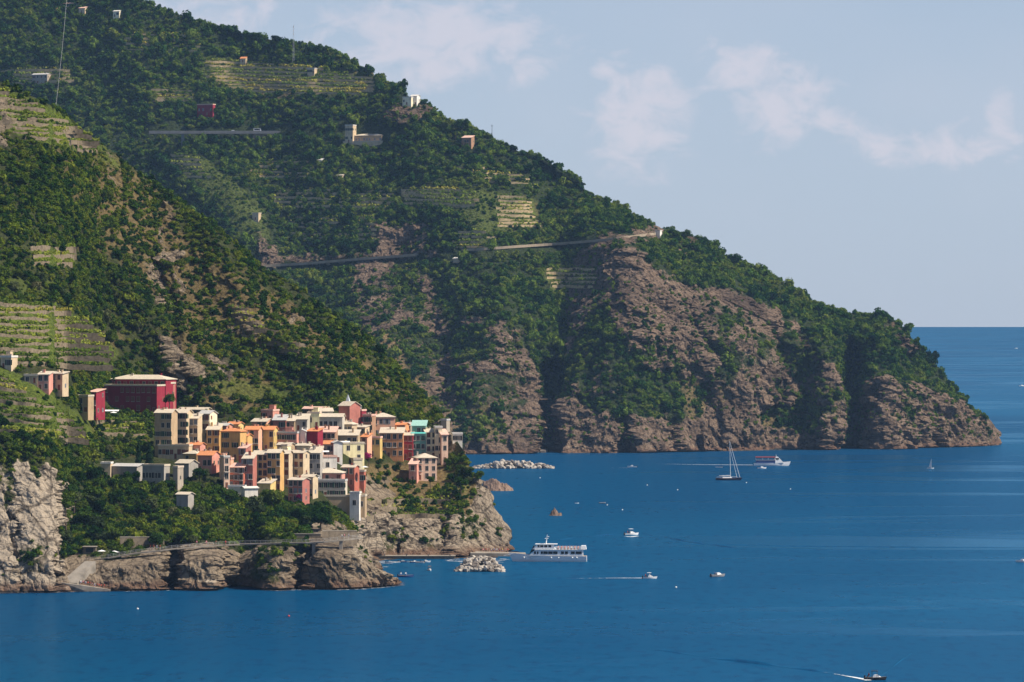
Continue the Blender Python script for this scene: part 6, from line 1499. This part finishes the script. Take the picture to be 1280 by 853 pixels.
def motorboat(name, u, v, L, rz, label, hullm=None, top=None, cabin=True, people=0, grp=None, tube=False, cat='boat'):
    o = empty(name, at_sea(u, v), rz); link('hull', hull_mesh(L, L * .36, L * .12, .35, .6, L * .05, [hullm or m_bw, m_foul, m_path], 12, .85), o)
    if tube:
        for s in (-1, 1): MB().path([(-L * .5, s * L * .19, L * .11), (L * .2, s * L * .19, L * .12), (L * .42, s * L * .09, L * .15), (L * .5, 0, L * .17)], [L * .05] * 4, 8).build('tube', m_grey_tube, o)
    if cabin:
        c = MB().poly([(-L * .1, -L * .12, L * .12), (L * .27, -L * .08, L * .14), (L * .27, L * .08, L * .14), (-L * .1, L * .12, L * .12), (-L * .08, -L * .10, L * .25), (L * .10, -L * .08, L * .25), (L * .10, L * .08, L * .25), (-L * .08, L * .10, L * .25)], [(0, 1, 5, 4), (1, 2, 6, 5), (2, 3, 7, 6), (3, 0, 4, 7), (4, 5, 6, 7)]).build('console', m_bw, o)
        MB().poly([(L * .12, -L * .085, L * .255), (L * .20, -L * .07, L * .20), (L * .20, L * .07, L * .20), (L * .12, L * .085, L * .255)], [(0, 1, 2, 3)]).build('windscreen', m_glass, c)
    if top:
        tz = L * .42; MB().box(-L * .18, L * .12, -L * .14, L * .14, tz, tz + .12).build('bimini', top, o)
        for x in (-L * .16, L * .10):
            for y in (-L * .13, L * .13): MB().tube((x, y, L * .12), (x, y, tz), .035, n=4).build('post', m_rail, o)
    MB().box(-L * .55, -L * .48, -.18, .18, -.1, L * .12 + .5).build('outboard_engine', m_dk, o)
    tag(o, label, cat, grp); R = Matrix.Rotation(rz, 3, 'Z')
    for k in range(people):
        l = at_sea(u, v) + R @ Vector((-L * .30 + L * .3 * k / max(1, people - 1 or 1), (k % 2 - .5) * L * .14, L * .10 - .35)); person(0, 0, 0, random.choice(['white', 'red', 'pink', 'blue']), 'person sitting aboard the ' + label.split(' with')[0].split(' under')[0], True, 'people aboard small boats', l, rz + random.uniform(-1, 1))
    return o
motorboat('motorboat', 789, 669, 6.6, .35, 'white motorboat with a white sun top drifting in mid bay', top=m_white_cloth, people=2)
motorboat('motorboat', 812, 723.5, 5.2, .05, 'small white motorboat with a sun top drawing a thin wake', top=m_white_cloth, people=2)
motorboat('motorboat', 897, 721, 6.2, .55, 'grey and cream motorboat heading out between the two wakes', hullm=m_grey_tube, people=1)
motorboat('motorboat', 1094, 850, 5.6, -.25, 'dark motorboat with a black top cutting a white wake', hullm=m_dk, top=m_dk, people=1)
motorboat('motorboat', 790.5, 584.5, 6.2, 3.1, 'white launch running under the far cliff')
motorboat('motorboat', 899, 584.8, 4.8, 3.1, 'white dinghy moored behind the sailing yacht', cabin=False)
motorboat('motorboat', 952, 586, 5.8, .1, 'small white launch beside the excursion boat')
motorboat('rowing_boat', 753, 629.5, 3.4, .0, 'low grey rubber boat near the lone rock', hullm=m_grey_tube, cabin=False, tube=True)
motorboat('rowing_boat', 721, 629.5, 2.2, .2, 'tiny white tender between the lone rock and the rubber boat', cabin=False)
motorboat('motorboat', 537, 713.5, 4.0, -1.4, 'white motorboat with an orange cover leaving the harbour', top=m_wood)
motorboat('fishing_boat', 507, 721.5, 5.8, -.1, 'narrow open fishing boat with two people in the harbour mouth', hullm=m_bblue, cabin=False, people=2)
random.seed(31)
for i, (u, v, m) in enumerate(((487, 704, m_bw), (495, 703.5, m_bw), (503, 703, m_bblue), (511, 703, m_bw), (518, 703.5, m_bblue), (525, 704, m_bw), (532, 703, m_bw))):
    motorboat('moored_boat', u, v, 3.2 + random.random(), random.uniform(-.4, .4) + (3.1 if i % 2 else 0), 'small %s boat moored against the harbour quay' % ('white' if m is m_bw else 'blue'), hullm=m, cabin=i % 2 == 0, grp='boats moored along the quay')
motorboat('motorboat', 649, 696.8, 3.2, 3.0, 'small white tender beside the ferry bow', cabin=False)
motorboat('motorboat', 1277, 483, 9, 0.2, 'white cruiser far out at the edge of the open sea')
motorboat('motorboat', 1278, 703, 5, 2.8, 'white motorboat entering the bay from the open sea')
motorboat('motorboat', 1270, 436, 14, 0.2, 'distant white ship on the open sea')
dg = empty('sailing_dinghy', at_sea(1163, 586)); link('hull', hull_mesh(4.6, 1.7, .5, .3, .5, .15, [m_bw, m_foul, m_path], 10), dg)
MB().tube((.6, 0, .4), (.6, 0, 6.6), .06).build('mast', m_alu, dg); MB().poly([(.5, 0, 1.0), (.5, 0, 6.4), (-1.0, .25, 1.1), (.5, .03, 1.0), (.5, .03, 6.4), (-1.0, .28, 1.1)], [(0, 1, 2), (5, 4, 3), (0, 2, 5, 3), (1, 4, 5, 2)]).build('sail', m_white_cloth, dg); tag(dg, 'tiny sailing dinghy with a white sail off the headland tip', 'boat')
m_buoy = principled('buoy_white', (.8, .78, .74), .5); m_buoy_r = principled('buoy_red', (.6, .06, .05), .5)
for i, (u, v, red) in enumerate(((933, 604, 0), (988, 612, 0), (847, 613, 0), (809, 607, 0), (778, 638, 0), (675, 598, 0), (845, 735, 0), (759, 632, 0), (361, 771, 1), (172, 762, 0))):
    o = empty('buoy', at_sea(u, v)); link('float', mesh_data('float', ICO1[0] * np.array([[.42, .42, .38]]), ICO1[1], [m_buoy_r if red else m_buoy], True), o, (0, 0, .2)); MB().tube((0, 0, .7), (0, 0, 1.3), .06).build('staff', m_rail, o)
    tag(o, 'red mooring buoy off the front cliff' if red else 'small white mooring buoy floating on the water', 'buoy', None if red else 'white mooring buoys')

# foam: wakes behind the boats and surf at the foot of the rocks
def foam_mat():
    m = bpy.data.materials.new('sea_foam'); m.use_nodes = True; n = NT(m.node_tree)
    pos = n.add('ShaderNodeNewGeometry').outputs['Position']; at = n.add('ShaderNodeAttribute', attribute_name='den')
    f = n.noise(pos, .55, 4, .65); a = n.smooth(n.math('ADD', at.outputs['Fac'], n.math('MULTIPLY', n.math('SUBTRACT', f, .5), 1.3)), .35, .75)
    d = n.add('ShaderNodeBsdfDiffuse', i_Color=(.75, .78, .80)); t = n.add('ShaderNodeBsdfTransparent'); mx = n.add('ShaderNodeMixShader'); n.put(n.math('MULTIPLY', a, .85), mx.inputs[0])
    n.l.new(t.outputs[0], mx.inputs[1]); n.l.new(d.outputs[0], mx.inputs[2]); o = n.add('ShaderNodeOutputMaterial'); n.l.new(mx.outputs[0], o.inputs[0]); return m
m_foam = foam_mat()
def foam(name, pts, label, cat='wake'):
    """pts: (x, y, half width, density) along the wake, metres"""
    V = []; den = []; fs = []; dens = []
    P2 = []
    for a, b in zip(pts[:-1], pts[1:]):
        n = max(2, int(math.hypot(b[0] - a[0], b[1] - a[1]) / 2)); P2 += [tuple(a[k] + (b[k] - a[k]) * i / n for k in range(4)) for i in range(n)]
    P2.append(pts[-1])
    for i, (x, y, w, q) in enumerate(P2):
        j = min(i + 1, len(P2) - 1); k = max(i - 1, 0); t = Vector((P2[j][0] - P2[k][0], P2[j][1] - P2[k][1], 0)).normalized(); nn = Vector((-t.y, t.x, 0)) * w
        for s, m in ((-1, 0), (-.4, 1), (.4, 1), (1, 0)): V.append((x + nn.x * s, y + nn.y * s, .10)); dens.append(q * m)
        if i: 
            for k2 in range(3): fs.append((4 * i - 4 + k2, 4 * i + k2, 4 * i + 1 + k2, 4 * i - 3 + k2))
    me = mesh_data(name, V, fs, [m_foam]); a = me.attributes.new('den', 'FLOAT', 'POINT'); a.data.foreach_set('value', np.array(dens, np.float32))
    tag(link(name, me), label, cat, kind='stuff')
def W(u, v): p = at_sea(u, v); return p.x, p.y
foam('wake', [(*W(941, 581.6), 2.5, 1.0), (*W(915, 581.4), 2.5, .95), (*W(880, 581.2), 2, .7), (*W(840, 580.5), 1.6, .5), (*W(800, 579.5), 1.3, .25)], 'white wake trailing behind the excursion boat')
foam('wake', [(*W(986, 581.6), 1, .7), (*W(978, 582.0), 1.6, .9)], 'bow wave of the excursion boat')
foam('wake', [(*W(804, 723), 1.5, .8), (*W(770, 723), 1.2, .6), (*W(720, 723.5), .9, .45), (*W(660, 724), .6, .25)], 'thin wake behind the small motorboat with a sun top')
foam('wake', [(*W(1086, 851), 1.4, 1.0), (*W(1072, 848), 1.2, .9), (*W(1052, 844.5), .9, .5), (*W(1020, 839), .6, .3)], 'short white wake behind the dark motorboat')
foam('wake', [(*W(786, 585), 1.2, .6), (*W(756, 585.5), .8, .3)], 'faint wake behind the white launch')
foam('wake', [(*W(782, 671), 1.6, .7), (*W(789, 671.5), 2.0, .9), (*W(797, 670.5), 1.4, .7)], 'foam round the drifting white motorboat')
rs = np.random.RandomState(8)
def surf(T, u0, u1, n, rows, label):
    V = []; fs = []; dens = []
    z = T.pos[:, 2]; m = (np.abs(z) < 1.0) & (T.pu > u0) & (T.pu < u1) & (T.back == 0) & (T.pos[:, 1] < rows)
    k = np.where(m)[0]; k = k[np.argsort(T.pu[k])]; k = k[rs.rand(len(k)) < n]
    c = fbm(T.pos[k] * .03, 2, .5, 4)
    for i, q in zip(k, c):
        if q < .0: continue
        x, y = T.pos[i, 0], T.pos[i, 1] - .8; r = .8 + 1.6 * rs.rand(); b = len(V); V.append((x, y, .11)); dens.append(.8)
        for j in range(8): a = j * .785; V.append((x + 1.8 * r * math.cos(a), y + r * math.sin(a), .11)); dens.append(0)
        fs += [(b, b + 1 + j, b + 1 + (j + 1) % 8) for j in range(8)]
    if not fs: return
    me = mesh_data('surf', V, fs, [m_foam]); a = me.attributes.new('den', 'FLOAT', 'POINT'); a.data.foreach_set('value', np.array(dens, np.float32)); tag(link('surf', me), label, 'surf', kind='stuff')
surf(TN, -60, 640, .25, 1800, 'patches of white surf along the foot of the near cliffs')
surf(TF, 590, 1250, .2, 3300, 'patches of white surf along the foot of the headland')

# long low wake waves crossing the bay
def wake_wave(pts, h, w, label):
    P2 = []
    for a, b in zip(pts[:-1], pts[1:]):
        n = max(2, int(math.hypot(b[0] - a[0], b[1] - a[1]) / 4)); P2 += [(a[0] + (b[0] - a[0]) * i / n, a[1] + (b[1] - a[1]) * i / n) for i in range(n)]
    V = []; fs = []; m = len(P2); r = np.random.RandomState(int(abs(pts[0][0]) * 10) % 1000); nz = vnoise(np.stack([np.arange(m) * .35, np.zeros(m), np.zeros(m)], 1), 5)
    for i, (x, y) in enumerate(P2):
        e = math.sin(math.pi * min(1, (i + .5) / m)) ** .5 * max(.1, .6 + .8 * nz[i]); off = nz[i] * .8
        for k, q in enumerate((-1, -.5, 0, .5, 1)): V.append((x, y + q * w + off, .03 + h * e * (0, .55, 1, .35, 0)[k]))
        if i:
            for k in range(4): fs.append((5 * i - 5 + k, 5 * i + k, 5 * i + k + 1, 5 * i - 4 + k))
    tag(link('wake', mesh_data('wake', V, fs, [m_sea], True)), label, 'wake', kind='stuff')
wake_wave([W(812, 811), W(900, 824), W(1000, 836), W(1075, 847)], .55, 2.2, 'long dark wake wave trailing from the dark motorboat')
wake_wave([W(1098, 848), W(1118, 832), W(1142, 815)], .16, 2.0, 'short dark wave ahead of the dark motorboat')
wake_wave([W(800, 667), W(860, 677), W(930, 687), W(1020, 697)], .5, 2.4, 'dark wake wave stretching from the drifting motorboat')
wake_wave([W(690, 676), W(740, 671), W(778, 667)], .4, 2.2, 'faint wave on the landward side of the drifting motorboat')
wake_wave([W(640, 724), W(700, 724), W(800, 724.5)], .4, 1.4, 'low dark wave beside the thin wake')
